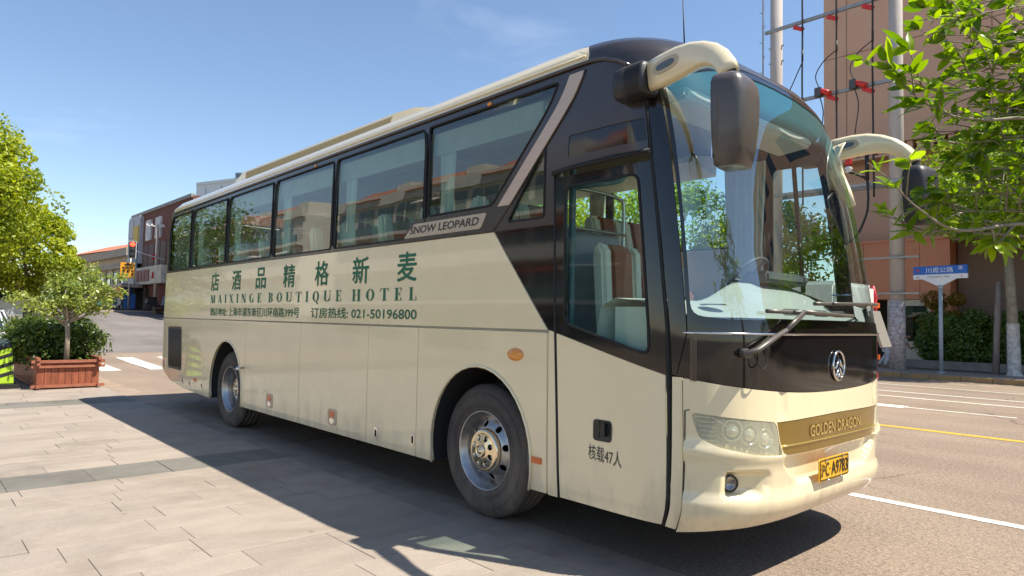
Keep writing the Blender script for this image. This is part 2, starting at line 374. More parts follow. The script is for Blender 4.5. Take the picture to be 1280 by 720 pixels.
def didone(word, sp=.28):
    """high-contrast roman capitals built from stems, hairlines and serifs; heights 0..1"""
    V = []; F = []; T = .17; H = .045
    def poly(ps):
        k = len(V); V.extend((x+cx, y, .0006*(len(F) % 7)) for x, y in ps); F.append(tuple(range(k, k+len(ps))))
    def r(x0, x1, y0, y1): poly([(x0, y0), (x1, y0), (x1, y1), (x0, y1)])
    def dg(xa, xb, w, y0=0, y1=1): poly([(xa, y0), (xa+w, y0), (xb+w, y1), (xb, y1)])
    def sf(x, y, w=.3): r(x-w/2, x+w/2, y if y < .5 else 1-H, y+H if y < .5 else 1)
    def arc(cx0, cy, ro, hy, ri, hyi, a0, a1, n=14):
        for k in range(n):
            a, b = math.radians(a0+(a1-a0)*k/n), math.radians(a0+(a1-a0)*(k+1)/n)
            poly([(cx0+ri*math.cos(a), cy+hyi*math.sin(a)), (cx0+ro*math.cos(a), cy+hy*math.sin(a)), (cx0+ro*math.cos(b), cy+hy*math.sin(b)), (cx0+ri*math.cos(b), cy+hyi*math.sin(b))])
    cx = 0; parts = []
    for ch in word:
        V = []; F = []
        w = .6
        if ch == ' ': cx += .45; continue
        if ch == 'M': w = .85; r(.1, .1+H, 0, 1); r(.62, .62+T, 0, 1); dg(.36, .1, T); dg(.40, .62, H); sf(.12, 0); sf(.7, 0); sf(.12, 1, .2); sf(.7, 1, .25)
        elif ch == 'A': w = .72; dg(.48, .27, T); dg(.1, .33, H); r(.2, .52, .3, .3+H); sf(.12, 0, .24); sf(.57, 0, .3)
        elif ch == 'I': w = .32; r(.08, .08+T, 0, 1); sf(.165, 0); sf(.165, 1)
        elif ch == 'X': w = .7; dg(.45, .06, T); dg(.1, .52, H); sf(.12, 0, .24); sf(.54, 0, .3); sf(.14, 1, .3); sf(.55, 1, .24)
        elif ch == 'N': w = .75; r(.1, .1+H, 0, 1); r(.6, .6+H, 0, 1); dg(.48, .1, T); sf(.12, 0, .24); sf(.12, 1, .2); sf(.62, 1, .24)
        elif ch in 'GC': w = .7; arc(.34, .5, .31, .5, .15, .46, 50, 310)
        elif ch in 'OQ':
            w = .7; arc(.34, .5, .31, .5, .15, .46, 0, 360, 24)
            if ch == 'Q': dg(.5, .32, .12, -.22, .05)
        elif ch == 'E': w = .58; r(.08, .08+T, 0, 1); r(0, .5, 0, H); r(0, .5, 1-H, 1); r(.2, .4, .5, .5+H); r(.5-H, .5, 0, .26); r(.5-H, .5, .74, 1); r(.38, .38+H, .38, .65)
        elif ch == 'B': w = .62; r(.08, .08+T, 0, 1); r(0, .3, 0, H); r(0, .3, 1-H, 1); r(.2, .3, .5, .5+H); arc(.28, .27, .29, .27, .13, .23, -90, 90); arc(.28, .76, .25, .24, .10, .2, -90, 90)
        elif ch == 'U': w = .7; r(.06, .06+T, .25, 1); r(.56, .56+H, .25, 1); arc(.33, .27, .275, .27, .13, .22, 180, 360); sf(.14, 1); sf(.58, 1, .22)
        elif ch == 'T': w = .62; r(.22, .22+T, 0, 1); sf(.305, 0); r(0, .61, 1-H, 1); r(0, H, .74, 1); r(.61-H, .61, .74, 1)
        elif ch == 'H': w = .75; r(.08, .08+T, 0, 1); r(.5, .5+T, 0, 1); r(.2, .55, .5, .5+H); [sf(x, y) for x in (.165, .585) for y in (0, 1)]
        elif ch == 'L': w = .58; r(.08, .08+T, 0, 1); sf(.165, 1); r(0, .52, 0, H); r(.52-H, .52, 0, .3)
        if ch == 'G': r(.46, .46+.13, .02, .4); sf(.52, 0, 0); r(.38, .66, .4, .4+H)
        cx += w+sp; parts.append((V, F))
    return parts
# ================================================================ GROUND, ROAD, PAVEMENTS
def zt(x, y=0):
    """the side street climbs gently away from the crossing"""
    t = max(0, -17-x); return .0 if t <= 0 else (1.75*smooth0(0, 34, t) if t < 34 else 1.75)
def smooth0(a, b, x):
    t = max(0, min(1, (x-a)/(b-a))); return t*t*(3-2*t)*.5+t*.5
def asphalt_mat(name, c1, c2, speck):
    m = bpy.data.materials.new(name); m.use_nodes = True; nt, N, L = nodes(m); b = N['Principled BSDF']; b.inputs['Roughness'].default_value = .88; b.inputs['Specular IOR Level'].default_value = .3
    tc = N.new('ShaderNodeTexCoord'); n1 = N.new('ShaderNodeTexNoise'); n1.inputs['Scale'].default_value = .35; n1.inputs['Detail'].default_value = 6; n1.inputs['Roughness'].default_value = .6
    r1 = N.new('ShaderNodeValToRGB'); r1.color_ramp.elements[0].position = .32; r1.color_ramp.elements[1].position = .68; r1.color_ramp.elements[0].color = (*c1, 1); r1.color_ramp.elements[1].color = (*c2, 1)
    v = N.new('ShaderNodeTexVoronoi'); v.inputs['Scale'].default_value = 55; r2 = N.new('ShaderNodeValToRGB'); r2.color_ramp.elements[0].position = .08; r2.color_ramp.elements[1].position = .42
    r2.color_ramp.elements[0].color = (.30, .28, .27, 1); r2.color_ramp.elements[1].color = (1, 1, 1, 1)
    n2 = N.new('ShaderNodeTexNoise'); n2.inputs['Scale'].default_value = 30; n2.inputs['Detail'].default_value = 4; n2.inputs['Roughness'].default_value = .8
    r3 = N.new('ShaderNodeValToRGB'); r3.color_ramp.elements[0].position = .35; r3.color_ramp.elements[1].position = .62; r3.color_ramp.elements[0].color = (speck, speck, speck, 1); r3.color_ramp.elements[1].color = (1.0, 1.0, 1.0, 1)
    m1 = N.new('ShaderNodeMixRGB'); m1.blend_type = 'MULTIPLY'; m1.inputs[0].default_value = .75; m2 = N.new('ShaderNodeMixRGB'); m2.blend_type = 'MULTIPLY'; m2.inputs[0].default_value = 1
    # tyre-worn streaks along the road and oil patches
    mp = N.new('ShaderNodeMapping'); mp.inputs['Scale'].default_value = (.05, .9, 1); n4 = N.new('ShaderNodeTexNoise'); n4.inputs['Scale'].default_value = 1.1; n4.inputs['Detail'].default_value = 3
    r4 = N.new('ShaderNodeValToRGB'); r4.color_ramp.elements[0].position = .38; r4.color_ramp.elements[1].position = .6; r4.color_ramp.elements[0].color = (.86, .86, .86, 1)
    m3 = N.new('ShaderNodeMixRGB'); m3.blend_type = 'MULTIPLY'; m3.inputs[0].default_value = .9
    for a, i, o in ((tc, 'Object', n1), (tc, 'Object', v), (tc, 'Object', n2), (tc, 'Object', mp)): L.new(a.outputs[i], o.inputs['Vector'])
    L.new(mp.outputs[0], n4.inputs[0]); L.new(n4.outputs[0], r4.inputs[0])
    L.new(n1.outputs[0], r1.inputs[0]); L.new(v.outputs['Distance'], r2.inputs[0]); L.new(n2.outputs[0], r3.inputs[0]); L.new(r1.outputs[0], m1.inputs[1]); L.new(r2.outputs[0], m1.inputs[2])
    L.new(m1.outputs[0], m2.inputs[1]); L.new(r3.outputs[0], m2.inputs[2]); L.new(m2.outputs[0], m3.inputs[1]); L.new(r4.outputs[0], m3.inputs[2]); L.new(m3.outputs[0], b.inputs['Base Color'])
    vc = N.new('ShaderNodeTexVoronoi'); vc.feature = 'DISTANCE_TO_EDGE'; vc.inputs['Scale'].default_value = .42; nd = N.new('ShaderNodeTexNoise'); nd.inputs['Scale'].default_value = 1.6; nd.inputs['Detail'].default_value = 6
    vm = N.new('ShaderNodeMixRGB'); vm.blend_type = 'ADD'; vm.inputs[0].default_value = .55; L.new(tc.outputs['Object'], nd.inputs['Vector']); L.new(tc.outputs['Object'], vm.inputs[1]); L.new(nd.outputs['Color'], vm.inputs[2]); L.new(vm.outputs[0], vc.inputs['Vector'])
    rc = N.new('ShaderNodeValToRGB'); rc.color_ramp.elements[0].position = .002; rc.color_ramp.elements[1].position = .010; rc.color_ramp.elements[0].color = (.55, .52, .50, 1); L.new(vc.outputs['Distance'], rc.inputs[0])
    nk = N.new('ShaderNodeTexNoise'); nk.inputs['Scale'].default_value = .25; nk.inputs['Detail'].default_value = 2; L.new(tc.outputs['Object'], nk.inputs['Vector']); rk = N.new('ShaderNodeValToRGB'); rk.color_ramp.elements[0].position = .50; rk.color_ramp.elements[1].position = .58; L.new(nk.outputs[0], rk.inputs[0])
    m5 = N.new('ShaderNodeMixRGB'); m5.blend_type = 'MULTIPLY'; L.new(rk.outputs[0], m5.inputs[0]); L.new(m3.outputs[0], m5.inputs[1]); L.new(rc.outputs[0], m5.inputs[2]); L.new(m5.outputs[0], b.inputs['Base Color'])
    bp = N.new('ShaderNodeBump'); bp.inputs['Strength'].default_value = .5; bp.inputs['Distance'].default_value = .006; L.new(v.outputs['Distance'], bp.inputs['Height']); L.new(bp.outputs[0], b.inputs['Normal'])
    MATS[name] = m; return m
asph = asphalt_mat('asphalt', (.295, .222, .165), (.385, .295, .22), .55)
paint = mat('road_paint', (.72, .69, .60), .7, var=.35, vscale=14, grime=(.40, .35, .29), bump=.3, bscale=60)
painty = mat('yellow_paint', (.68, .38, .03), .7, var=.25, vscale=10, bump=.3, bscale=60)
soil = mat('far_ground', (.12, .11, .085), .9, var=.3, vscale=.4)
# one sheet to the horizon with a road surface laid on it
xs = [-1500, -600, -200, -120, -80, -65]+list(np.arange(-60, -15, 1.5))+[-14, 0, 15, 60, 200, 1500]; ys = [-1500, -300, -60, -15, 0, 10, 20, 40, 80, 300, 1500]
V = [(x, y, zt(x)-.03) for x in xs for y in ys]; ny = len(ys)
F = [(i*ny+j, (i+1)*ny+j, (i+1)*ny+j+1, i*ny+j+1) for i in range(len(xs)-1) for j in range(ny-1)]
tag(mesh_obj('ground', fast_mesh('ground', V, F, soil, smooth=True)), kind='structure')
xs = [-90, -75, -65]+list(np.arange(-60, -15, 1.0))+[-14, -8, 0, 8, 20, 60, 120]; ys = [-26, -14, -6, -.17, 3, 8, 14, 19.9, 26]
V = [(x, y, zt(x)) for x in xs for y in ys]; ny = len(ys)
F = [(i*ny+j, (i+1)*ny+j, (i+1)*ny+j+1, i*ny+j+1) for i in range(len(xs)-1) for j in range(ny-1)]
tag(mesh_obj('road', fast_mesh('road', V, F, asph, smooth=True)), kind='structure')
asph2 = asphalt_mat('side_asphalt', (.20, .175, .16), (.27, .24, .22), .6)
xs2 = list(np.arange(-60, -21, 1.0)); V = [(x, y, zt(x)+.003) for x in xs2 for y in (-26, -14, -6, 0, 8, 26)]; F = [(i*6+j, (i+1)*6+j, (i+1)*6+j+1, i*6+j+1) for i in range(len(xs2)-1) for j in range(5)]
tag(mesh_obj('side_street', fast_mesh('side_street', V, F, asph2, smooth=True)), kind='structure')
def strip(name, pts, m, z=.004, label=None):
    V = [(p[0], p[1], zt(p[0])+z) for p in pts]; o = mesh_obj(name, fast_mesh(name, V, [tuple(range(len(V)))], m)); return tag(o, kind='structure')
road = bpy.data.objects['road']
def line(x0, x1, y, wd, m, z=.004, name='lane_line', y1=None):
    y1 = y if y1 is None else y1; n = max(1, int((x1-x0)/2)); V = []; F = []
    for i in range(n+1):
        t = i/n; x = x0+(x1-x0)*t; yy = y+(y1-y)*t; V += [(x, yy-wd/2, zt(x)+z), (x, yy+wd/2, zt(x)+z)]
    F = [(2*i, 2*i+2, 2*i+3, 2*i+1) for i in range(n)]
    return tag(mesh_obj(name, fast_mesh(name, V, F, m)), kind='structure')
line(-1.5, 60, 3.24, .13, paint)
line(-14, 60, 8.31, .16, painty, name='centre_line')
line(-13, 60, 13.42, .13, paint); line(-13, 60, 14.75, .13, paint)
line(-12, -.6, 11.35, .45, paint, y1=11.35); line(-.6, 1.2, 11.35, .10, paint); line(-12, -1.2, 10.35, .12, paint)
line(-13, 60, 16.9, .10, paint)
# zebra crossing beyond the coach
for i in range(9):
    y = -.25+.0+1.18*i; line(-20.4, -16.4, y, .48, paint, name='crossing_stripe') if i % 1 == 0 else None
# ---- near pavement: granite slabs laid one by one
def stone_mat(name, c, var=.10, st=(1, 1, 1)):
    m = bpy.data.materials.new(name); m.use_nodes = True; nt, N, L = nodes(m); b = N['Principled BSDF']; b.inputs['Roughness'].default_value = .72; b.inputs['Specular IOR Level'].default_value = .35
    oi = N.new('ShaderNodeObjectInfo'); ge = N.new('ShaderNodeNewGeometry'); n1 = N.new('ShaderNodeTexNoise'); n1.inputs['Scale'].default_value = 2.2; n1.inputs['Detail'].default_value = 8; n1.inputs['Roughness'].default_value = .7
    mp = N.new('ShaderNodeMapping'); mp.inputs['Scale'].default_value = (1.6, .7, 1); L.new(ge.outputs['Position'], mp.inputs[0]); L.new(mp.outputs[0], n1.inputs['Vector'])
    r = N.new('ShaderNodeValToRGB'); r.color_ramp.elements[0].position = .3; r.color_ramp.elements[1].position = .72; r.color_ramp.elements[0].color = (*[k*(1-var*1.9) for k in c], 1); r.color_ramp.elements[1].color = (*[min(1, k*(1+var)) for k in c], 1)
    hs = N.new('ShaderNodeHueSaturation'); ma = N.new('ShaderNodeMapRange'); ma.inputs[3].default_value = .92; ma.inputs[4].default_value = 1.07; L.new(oi.outputs['Random'], ma.inputs[0]); L.new(ma.outputs[0], hs.inputs['Value'])
    n2 = N.new('ShaderNodeTexNoise'); n2.inputs['Scale'].default_value = 120; n2.inputs['Detail'].default_value = 3; L.new(ge.outputs['Position'], n2.inputs['Vector']); r2 = N.new('ShaderNodeValToRGB'); r2.color_ramp.elements[0].position = .3; r2.color_ramp.elements[1].position = .6; r2.color_ramp.elements[0].color = (.78, .77, .76, 1)
    # rusty water stains here and there
    n3 = N.new('ShaderNodeTexNoise'); n3.inputs['Scale'].default_value = .9; n3.inputs['Detail'].default_value = 7; n3.inputs['Roughness'].default_value = .75; L.new(ge.outputs['Position'], n3.inputs['Vector']); r3 = N.new('ShaderNodeValToRGB'); r3.color_ramp.elements[0].position = .60; r3.color_ramp.elements[1].position = .74; r3.color_ramp.elements[0].color = (0, 0, 0, 1); r3.color_ramp.elements[1].color = (.55, .55, .55, 1)
    mm = N.new('ShaderNodeMixRGB'); mm.blend_type = 'MULTIPLY'; mm.inputs[0].default_value = .8; m3 = N.new('ShaderNodeMixRGB'); m3.inputs[2].default_value = (c[0]*.90, c[1]*.78, c[2]*.60, 1)
    L.new(n1.outputs[0], r.inputs[0]); L.new(r.outputs[0], mm.inputs[1]); L.new(n2.outputs[0], r2.inputs[0]); L.new(r2.outputs[0], mm.inputs[2]); L.new(mm.outputs[0], m3.inputs[1]); L.new(n3.outputs[0], r3.inputs[0]); L.new(r3.outputs[0], m3.inputs[0]); L.new(m3.outputs[0], hs.inputs['Color']); L.new(hs.outputs[0], b.inputs['Base Color'])
    # trodden gum, drips and darker water marks
    vg = N.new('ShaderNodeTexVoronoi'); vg.inputs['Scale'].default_value = 2.1; L.new(ge.outputs['Position'], vg.inputs['Vector']); rg = N.new('ShaderNodeValToRGB'); rg.color_ramp.elements[0].position = .035; rg.color_ramp.elements[1].position = .055; rg.color_ramp.elements[0].color = (.62, .60, .58, 1); L.new(vg.outputs['Distance'], rg.inputs[0])
    nw = N.new('ShaderNodeTexNoise'); nw.inputs['Scale'].default_value = .55; nw.inputs['Detail'].default_value = 9; nw.inputs['Roughness'].default_value = .72; nw.inputs['Distortion'].default_value = .6; L.new(ge.outputs['Position'], nw.inputs['Vector']); rw = N.new('ShaderNodeValToRGB'); rw.color_ramp.elements[0].position = .36; rw.color_ramp.elements[1].position = .50; rw.color_ramp.elements[0].color = (.80, .79, .77, 1); L.new(nw.outputs[0], rw.inputs[0])
    mg = N.new('ShaderNodeMixRGB'); mg.blend_type = 'MULTIPLY'; mg.inputs[0].default_value = .7; mw = N.new('ShaderNodeMixRGB'); mw.blend_type = 'MULTIPLY'; mw.inputs[0].default_value = .9; L.new(hs.outputs[0], mg.inputs[1]); L.new(rg.outputs[0], mg.inputs[2]); L.new(mg.outputs[0], mw.inputs[1]); L.new(rw.outputs[0], mw.inputs[2]); L.new(mw.outputs[0], b.inputs['Base Color'])
    bp = N.new('ShaderNodeBump'); bp.inputs['Strength'].default_value = .25; bp.inputs['Distance'].default_value = .004; L.new(n2.outputs[0], bp.inputs['Height']); L.new(bp.outputs[0], b.inputs['Normal'])
    MATS[name] = m; return m
st1 = stone_mat('pale_granite', (.35, .293, .24), .08); st2 = stone_mat('grey_granite', (.20, .185, .158), .12); joint = mat('joint_sand', (.13, .105, .08), .9, var=.2)
pv = mesh_obj('pavement', B().bb(-13.4, 14, -16, -.175, -.05, .004).bb(-40, -13.4, -16, -1.9, -.05, .004).mesh('pavement', joint)); tag(pv, kind='structure')
rows = []; x = 1.75
while x > -13.3:
    if abs(x-(-3.02)) < .18: w_ = -3.02-(-3.655); rows.append((-3.655, -3.02, st2)); x = -3.655; continue
    w_ = random.choice((.34, .34, .45, .30)); nx = x-w_
    if x > -3.02 and nx < -3.02+.15: nx = -3.02
    rows.append((nx, x, st2 if -9.95 < nx < -9.3 else st1)); x = nx
slabs = []; far_ = B(); cache = {}
def slab_mesh(a, b_, m):
    k = (round(a, 2), round(b_, 2), m.name)
    if k not in cache:
        g = .0018; e = .004; x, y, t = a/2-g, b_/2-g, .022
        bb2 = B(); vs = [(-x, -y, 0), (x, -y, 0), (x, y, 0), (-x, y, 0), (-x, -y, t-e/2), (x, -y, t-e/2), (x, y, t-e/2), (-x, y, t-e/2), (-x+e, -y+e, t), (x-e, -y+e, t), (x-e, y-e, t), (-x+e, y-e, t)]
        bb2.add(vs, [(0, 1, 5, 4), (1, 2, 6, 5), (2, 3, 7, 6), (3, 0, 4, 7), (4, 5, 9, 8), (5, 6, 10, 9), (6, 7, 11, 10), (7, 4, 8, 11), (8, 9, 10, 11)]); cache[k] = bb2.mesh('slab', m)
    return cache[k]
SL = []
for x0, x1, m in rows:
    y = -.18
    first = True
    while y > -15.9:
        ln = random.choice((.60, .75, .90, 1.05)) if m is st1 else .66
        if first: ln *= random.choice((.5, .75, 1.0)); first = False
        SL.append((x0, x1, y-ln, y, m)); y -= ln
def dcam(s): return math.hypot((s[0]+s[1])/2-CPOS[0], (s[2]+s[3])/2-CPOS[1])
def inview(s):
    dx, dy = (s[0]+s[1])/2-CPOS[0], (s[2]+s[3])/2-CPOS[1]; c, s_ = math.cos(YAW), math.sin(YAW); d = -dx*c+dy*s_; r = dx*s_+dy*c
    return d > 2.2 and abs(r/d) < .84
vis = [s for s in SL if inview(s)]; vis.sort(key=dcam); near = set(id(s) for s in vis[:298])
for s in SL:
    a, b_ = s[1]-s[0], s[3]-s[2]; cx, cy = (s[0]+s[1])/2, (s[2]+s[3])/2; dz = random.uniform(-.0012, .0018)
    if id(s) in near:
        o = mesh_obj('slab', slab_mesh(a, b_, s[4]), pv, (cx, cy, -.008+dz)); o.rotation_euler = (random.uniform(-.0016, .0016), random.uniform(-.0016, .0016), 0)
    else: far_.box((cx, cy, .003+dz), (a-.008, b_-.008, .022))
o = far_.build('outer_slabs', st1, pv); tag(o, kind='stuff')
# strip of worn concrete between slabs and carriageway
strip('gutter_strip', [(-24, -.19), (14, -.19), (14, .12), (-24, .12)], mat('gutter_concrete', (.33, .26, .20), .85, var=.25, vscale=3, bump=.3, bscale=50), .002) if 0 else None
tag(mesh_obj('gutter_strip', fast_mesh('gutter', [(-24, -.176, zt(-24)+.003), (-13.6, -.176, .003), (1.8, -.176, .003), (1.8, .26, .003), (-13.6, .26, .003), (-24, .26, zt(-24)+.003)], [(0, 1, 4, 5), (1, 2, 3, 4)], mat('gutter_concrete', (.30, .225, .165), .85, var=.3, vscale=2.5, bump=.3, bscale=50))), kind='structure')
# ---- far pavement with painted kerb
KY = 19.95
fp = mesh_obj('far_pavement', B().bb(-14, 60, KY+.2, 30, -.05, .142).mesh('far_pavement', joint)); tag(fp, kind='structure')
pm = mat('far_paver', (.30, .245, .21), .8, var=.15, vscale=3)
b = B()
for i in range(150):
    for j in range(5):
        xx = -13.9+i*.5; yy = KY+.22+j*.45+.0; b.box((xx+.25, yy+.22, .135), (.49, .44, .03))
o = b.build('paver_field', pm, fp); tag(o, kind='stuff')
km = mat('painted_kerb', (.34, .20, .07), .8, var=.4, vscale=3, grime=(.25, .19, .13)); kmesh = None
for i in range(34):
    x = -13.9+i*.8
    if kmesh is None: kmesh = B().box((0, 0, 0), (.79, .2, .2)).mesh('kerb_stone', km, .012)
    mesh_obj('kerb_stone', kmesh, fp, (x+.4, KY+.1, .05))
b = B(); b.bb(13.3, 60, KY, KY+.2, -.05, .15); b.build('outer_kerb', km, fp)
# ---- side-street pavement in front of the shops
KX = -46.0
sp = B(); 
for y0, y1 in ((-30, 3), (3, 26)): sp.bb(KX-14, KX, y0, y1, 1.2, zt(KX)+.13)
tag(mesh_obj('shop_pavement', sp.mesh('shop_pavement', mat('shop_paving', (.42, .35, .29), .8, var=.2, vscale=.8))), kind='structure')
# ================================================================ COACH
cream = mat('cream_paint', (.88, .745, .47), .24, var=.05, vscale=1.1, coat=1., bump=.05, bscale=1.7)
def add_dust(m, col=(.40, .33, .25), amt=.55):
    nt, N, L = nodes(m); b = N['Principled BSDF']; src = b.inputs['Base Color'].links[0].from_socket; tc = N.new('ShaderNodeNewGeometry'); sx = N.new('ShaderNodeSeparateXYZ'); L.new(tc.outputs['Position'], sx.inputs[0])
    n1 = N.new('ShaderNodeTexNoise'); n1.inputs['Scale'].default_value = 5; n1.inputs['Detail'].default_value = 9; n1.inputs['Roughness'].default_value = .7; mp = N.new('ShaderNodeMapping'); mp.inputs['Scale'].default_value = (1, 1, .25); L.new(tc.outputs['Position'], mp.inputs[0]); L.new(mp.outputs[0], n1.inputs['Vector'])
    mr = N.new('ShaderNodeMapRange'); mr.inputs[1].default_value = 1.0; mr.inputs[2].default_value = .32; mr.inputs[3].default_value = -.18; mr.inputs[4].default_value = .16; L.new(sx.outputs[2], mr.inputs[0])
    ad = N.new('ShaderNodeMath'); ad.operation = 'ADD'; L.new(n1.outputs[0], ad.inputs[0]); L.new(mr.outputs[0], ad.inputs[1]); r = N.new('ShaderNodeValToRGB'); r.color_ramp.elements[0].position = .50; r.color_ramp.elements[1].position = .80; r.color_ramp.elements[0].color = (0, 0, 0, 1); r.color_ramp.elements[1].color = (amt, amt, amt, 1)
    L.new(ad.outputs[0], r.inputs[0]); mx = N.new('ShaderNodeMixRGB'); mx.inputs[2].default_value = (*col, 1); L.new(r.outputs[0], mx.inputs[0]); L.new(src, mx.inputs[1]); L.new(mx.outputs[0], b.inputs['Base Color'])
    rs = b.inputs['Roughness'].links[0].from_socket; ma = N.new('ShaderNodeMath'); ma.operation = 'MULTIPLY_ADD'; ma.inputs[1].default_value = .5; L.new(r.outputs[0], ma.inputs[0]); L.new(rs, ma.inputs[2]); L.new(ma.outputs[0], b.inputs['Roughness'])
add_dust(cream)
black = mat('gloss_black', (.009, .007, .006), .06, spec=.75, coat=.0, bump=.06, bscale=2.0)
blackm = mat('black_trim', (.03, .028, .028), .45, var=.15)
brownblk = mat('brown_black_panel', (.042, .034, .030), .16, spec=.85, var=.12, vscale=2)
rubber = mat('rubber', (.012, .012, .012), .7)
tyrem = mat('tyre_rubber', (.07, .06, .053), .82, var=.25, vscale=9, bump=.25, bscale=60)
liner = mat('dark_liner', (.03, .03, .03), .8)
bronze = mat('bronze_strip', (.62, .47, .36), .33, metal=.3, var=.06, vscale=2, stretch=(3, 3, 30), coat=.3)
champ = mat('champagne_plate', (.52, .43, .32), .35, metal=.25, var=.1)
green = mat('green_lettering', (.004, .135, .065), .45)
dgrey = mat('dark_lettering', (.05, .045, .04), .5)
chrome = mat('chrome', (.75, .74, .72), .12, metal=1, var=.08, vscale=20)
add_dust(tyrem, (.22, .18, .14), .7)
steel = mat('wheel_steel', (.42, .41, .40), .3, metal=.9, var=.2, vscale=14)
hubm = mat('hub_cap_metal', (.82, .70, .50), .17, metal=1, var=.12, vscale=18)
hole = mat('dark_hole', (.006, .006, .006), .9)
goldm = mat('gold_band', (.40, .27, .055), .28, metal=.8, var=.08, vscale=4, coat=.5)
goldl = mat('gold_letters', (.85, .68, .25), .25, metal=.8)
amber = mat('amber_lens', (.75, .27, .02), .18, coat=.8)
orange = mat('orange_reflector', (.7, .13, .02), .3, coat=.4)
yel = mat('plate_yellow', (.80, .42, .01), .4, coat=.2)
pblk = mat('plate_black', (.02, .015, .01), .5)
lampm = mat('lamp_reflector', (.80, .79, .72), .16, metal=.85, var=.1, vscale=12)
lampin = mat('lamp_housing', (.78, .75, .58), .3, metal=.35)
wipm = mat('wiper_metal', (.13, .115, .10), .4, metal=.3, var=.1)
mirr = mat('mirror_shell', (.085, .073, .066), .33, var=.12, vscale=5, stretch=(1, 1, .2), coat=.25)
mglass = mat('mirror_glass', (.8, .82, .85), .02, metal=1)
seatc = mat('seat_cream', (.74, .73, .62), .65, var=.08); seatb = mat('seat_brown', (.33, .12, .07), .6, var=.15)
plast = mat('cream_plastic', (.42, .45, .40), .45, var=.06); grey = mat('grey_vinyl', (.30, .34, .38), .6, var=.12)
curt = mat('curtain_cloth', (.78, .80, .72), .8, var=.08); inner = mat('interior_trim', (.62, .60, .53), .7, var=.08); flo = mat('floor_vinyl', (.12, .12, .13), .6)
gside = glass('side_window_glass', (.56, .68, .60), 1.9, wav=.05)
gdoor = glass('door_glass', (.82, .96, .90), 1.32)
gws = glass('windshield_glass', (.86, .94, .93), 2.55, band=(2.90, 3.06, (.78, .92, .92)))
glens = glass('lamp_lens', (.95, .94, .80), 1.5, haze=(.82, .79, .58, .40))

coach = empty('coach', (-3.3, 1.275, 0), 'long cream and black touring coach with green hotel lettering parked at the kerb', 'coach')
cp = coach
SEAM = 1.505; WB_ = 2.275; WT = 3.235
def arch(cx, n=22, a=.62, b=.69, zc=.52, bot=.345):
    t0 = math.asin((zc-bot)/b); return [(cx-a*math.cos(-t0+(pi+2*t0)*k/n), zc+b*math.sin(-t0+(pi+2*t0)*k/n)) for k in range(n+1)]
AF = arch(0.0); AR = arch(-5.4965)
BOT = .345
rearlow = [(-8.02, .452), (-8.45, .62), (-8.9, .70), (-9.5, .72)]
G = .007
# lower skirt: luggage doors and fixed panels
panel('skirt_panel', [(-9.5, .72), (-8.9, .70), (-8.45, .62), (-8.02, .452), (-7.3, .375), (-6.42, .352), (-6.42, SEAM), (-9.5, SEAM)], cream, cp, gap=G, depth=.02,
      holes=[rpoly([(-8.26, 1.36), (-8.18, .665), (-7.42, .655), (-7.50, 1.37)], .05)], holegap=.001)
panel('skirt_panel', [(-6.42, .352)]+[(x, y) for x, y in AR]+[(-4.80, BOT), (-4.80, SEAM), (-6.42, SEAM)], cream, cp, gap=G, depth=.03, h=.07)
for a, b in ((-4.80, -3.19), (-3.19, -1.69), (-1.69, -.84)):
    panel('luggage_door', [(a, BOT), (b, BOT), (b, SEAM), (a, SEAM)], cream, cp, gap=G, depth=.02)
panel('skirt_panel', [(-.84, BOT)]+AF+[(.777, BOT), (.762, SEAM), (-.84, SEAM)], cream, cp, gap=G, depth=.03, h=.06)
panel('post_panel', [(.785, .344), (.885, .344), (.842, 1.505), (.78, 1.52), (.77, 1.50)], cream, cp, gap=.004, depth=.02)
# wheel arch lips
for A in (AF, AR):
    B().tube([P(s, v, .004) for s, v in A], .012, 6).build('arch_lip', cream, cp)
# upper side panel
panel('side_panel', [(-9.5, SEAM), (.765, SEAM+.012), (.150, WB_), (-9.5, WB_)], cream, cp, gap=.003, depth=.015)
panel('wedge_panel', [(.772, SEAM+.012), (.838, SEAM), (.806, WB_), (.156, WB_)], black, cp, gap=.003, depth=.01)
# window band with openings
div = [-7.24, -5.68, -4.09, -2.51, -.785]
ed = [-8.42]+div
panes = []
for i in range(5):
    a, b = ed[i]+.036, ed[i+1]-.036
    lo = 2.312
    panes.append(rrect(a if i else -8.36, b, lo, 3.205, .035))
panes.append(rpoly([(-.73, 2.50), (-.73, 3.175), (.83, 3.175), (.26, 2.50), (.02, 2.47), (-.86+.25, 2.47)], .04))
panes[5] = rpoly([(-.75, 2.475), (.115, 2.475), (.87, 3.205), (-.75, 3.205)], .035)
small = rpoly([(.31, 2.335), (.70, 2.335), (.70, 2.84)], .03)
dh = [(.79, 2.62), (.79, 2.275)]
band = [(-9.5, WB_), (.806, WB_), (.80, 2.60), (.80, 2.62), (1.70, 2.63), (1.72, 2.9), (1.76, 3.10), (1.66, 3.20), (1.45, 3.255), (1.2, 3.272), (-9.5, 3.262)]
hdr = rrect(.92, 1.70, 2.705, 2.84, .01, 2)
panel('window_surround', band, brownblk, cp, holes=panes+[small, hdr], depth=.02, h=.10)
for q in panes+[small]: panel('side_window', inset(q, -.012), gside, cp, mapf=offP(-.012), depth=0, h=.2)
panel('destination_window', inset(hdr, -.006), black, cp, mapf=offP(-.008), depth=0, h=.3)
for q in panes+[small]:
    B().tube([P(s, v, .001) for s, v in densify(q, .12)]+[P(*q[0], .001)], .009, 5).build('window_seal', rubber, cp)
for x in (-7.24, -2.51, -4.09, -.785, -5.68): B().bb(x-.007, x+.007, -.006, .012, 2.31, 3.2).build('pillar_trim', rubber, cp)
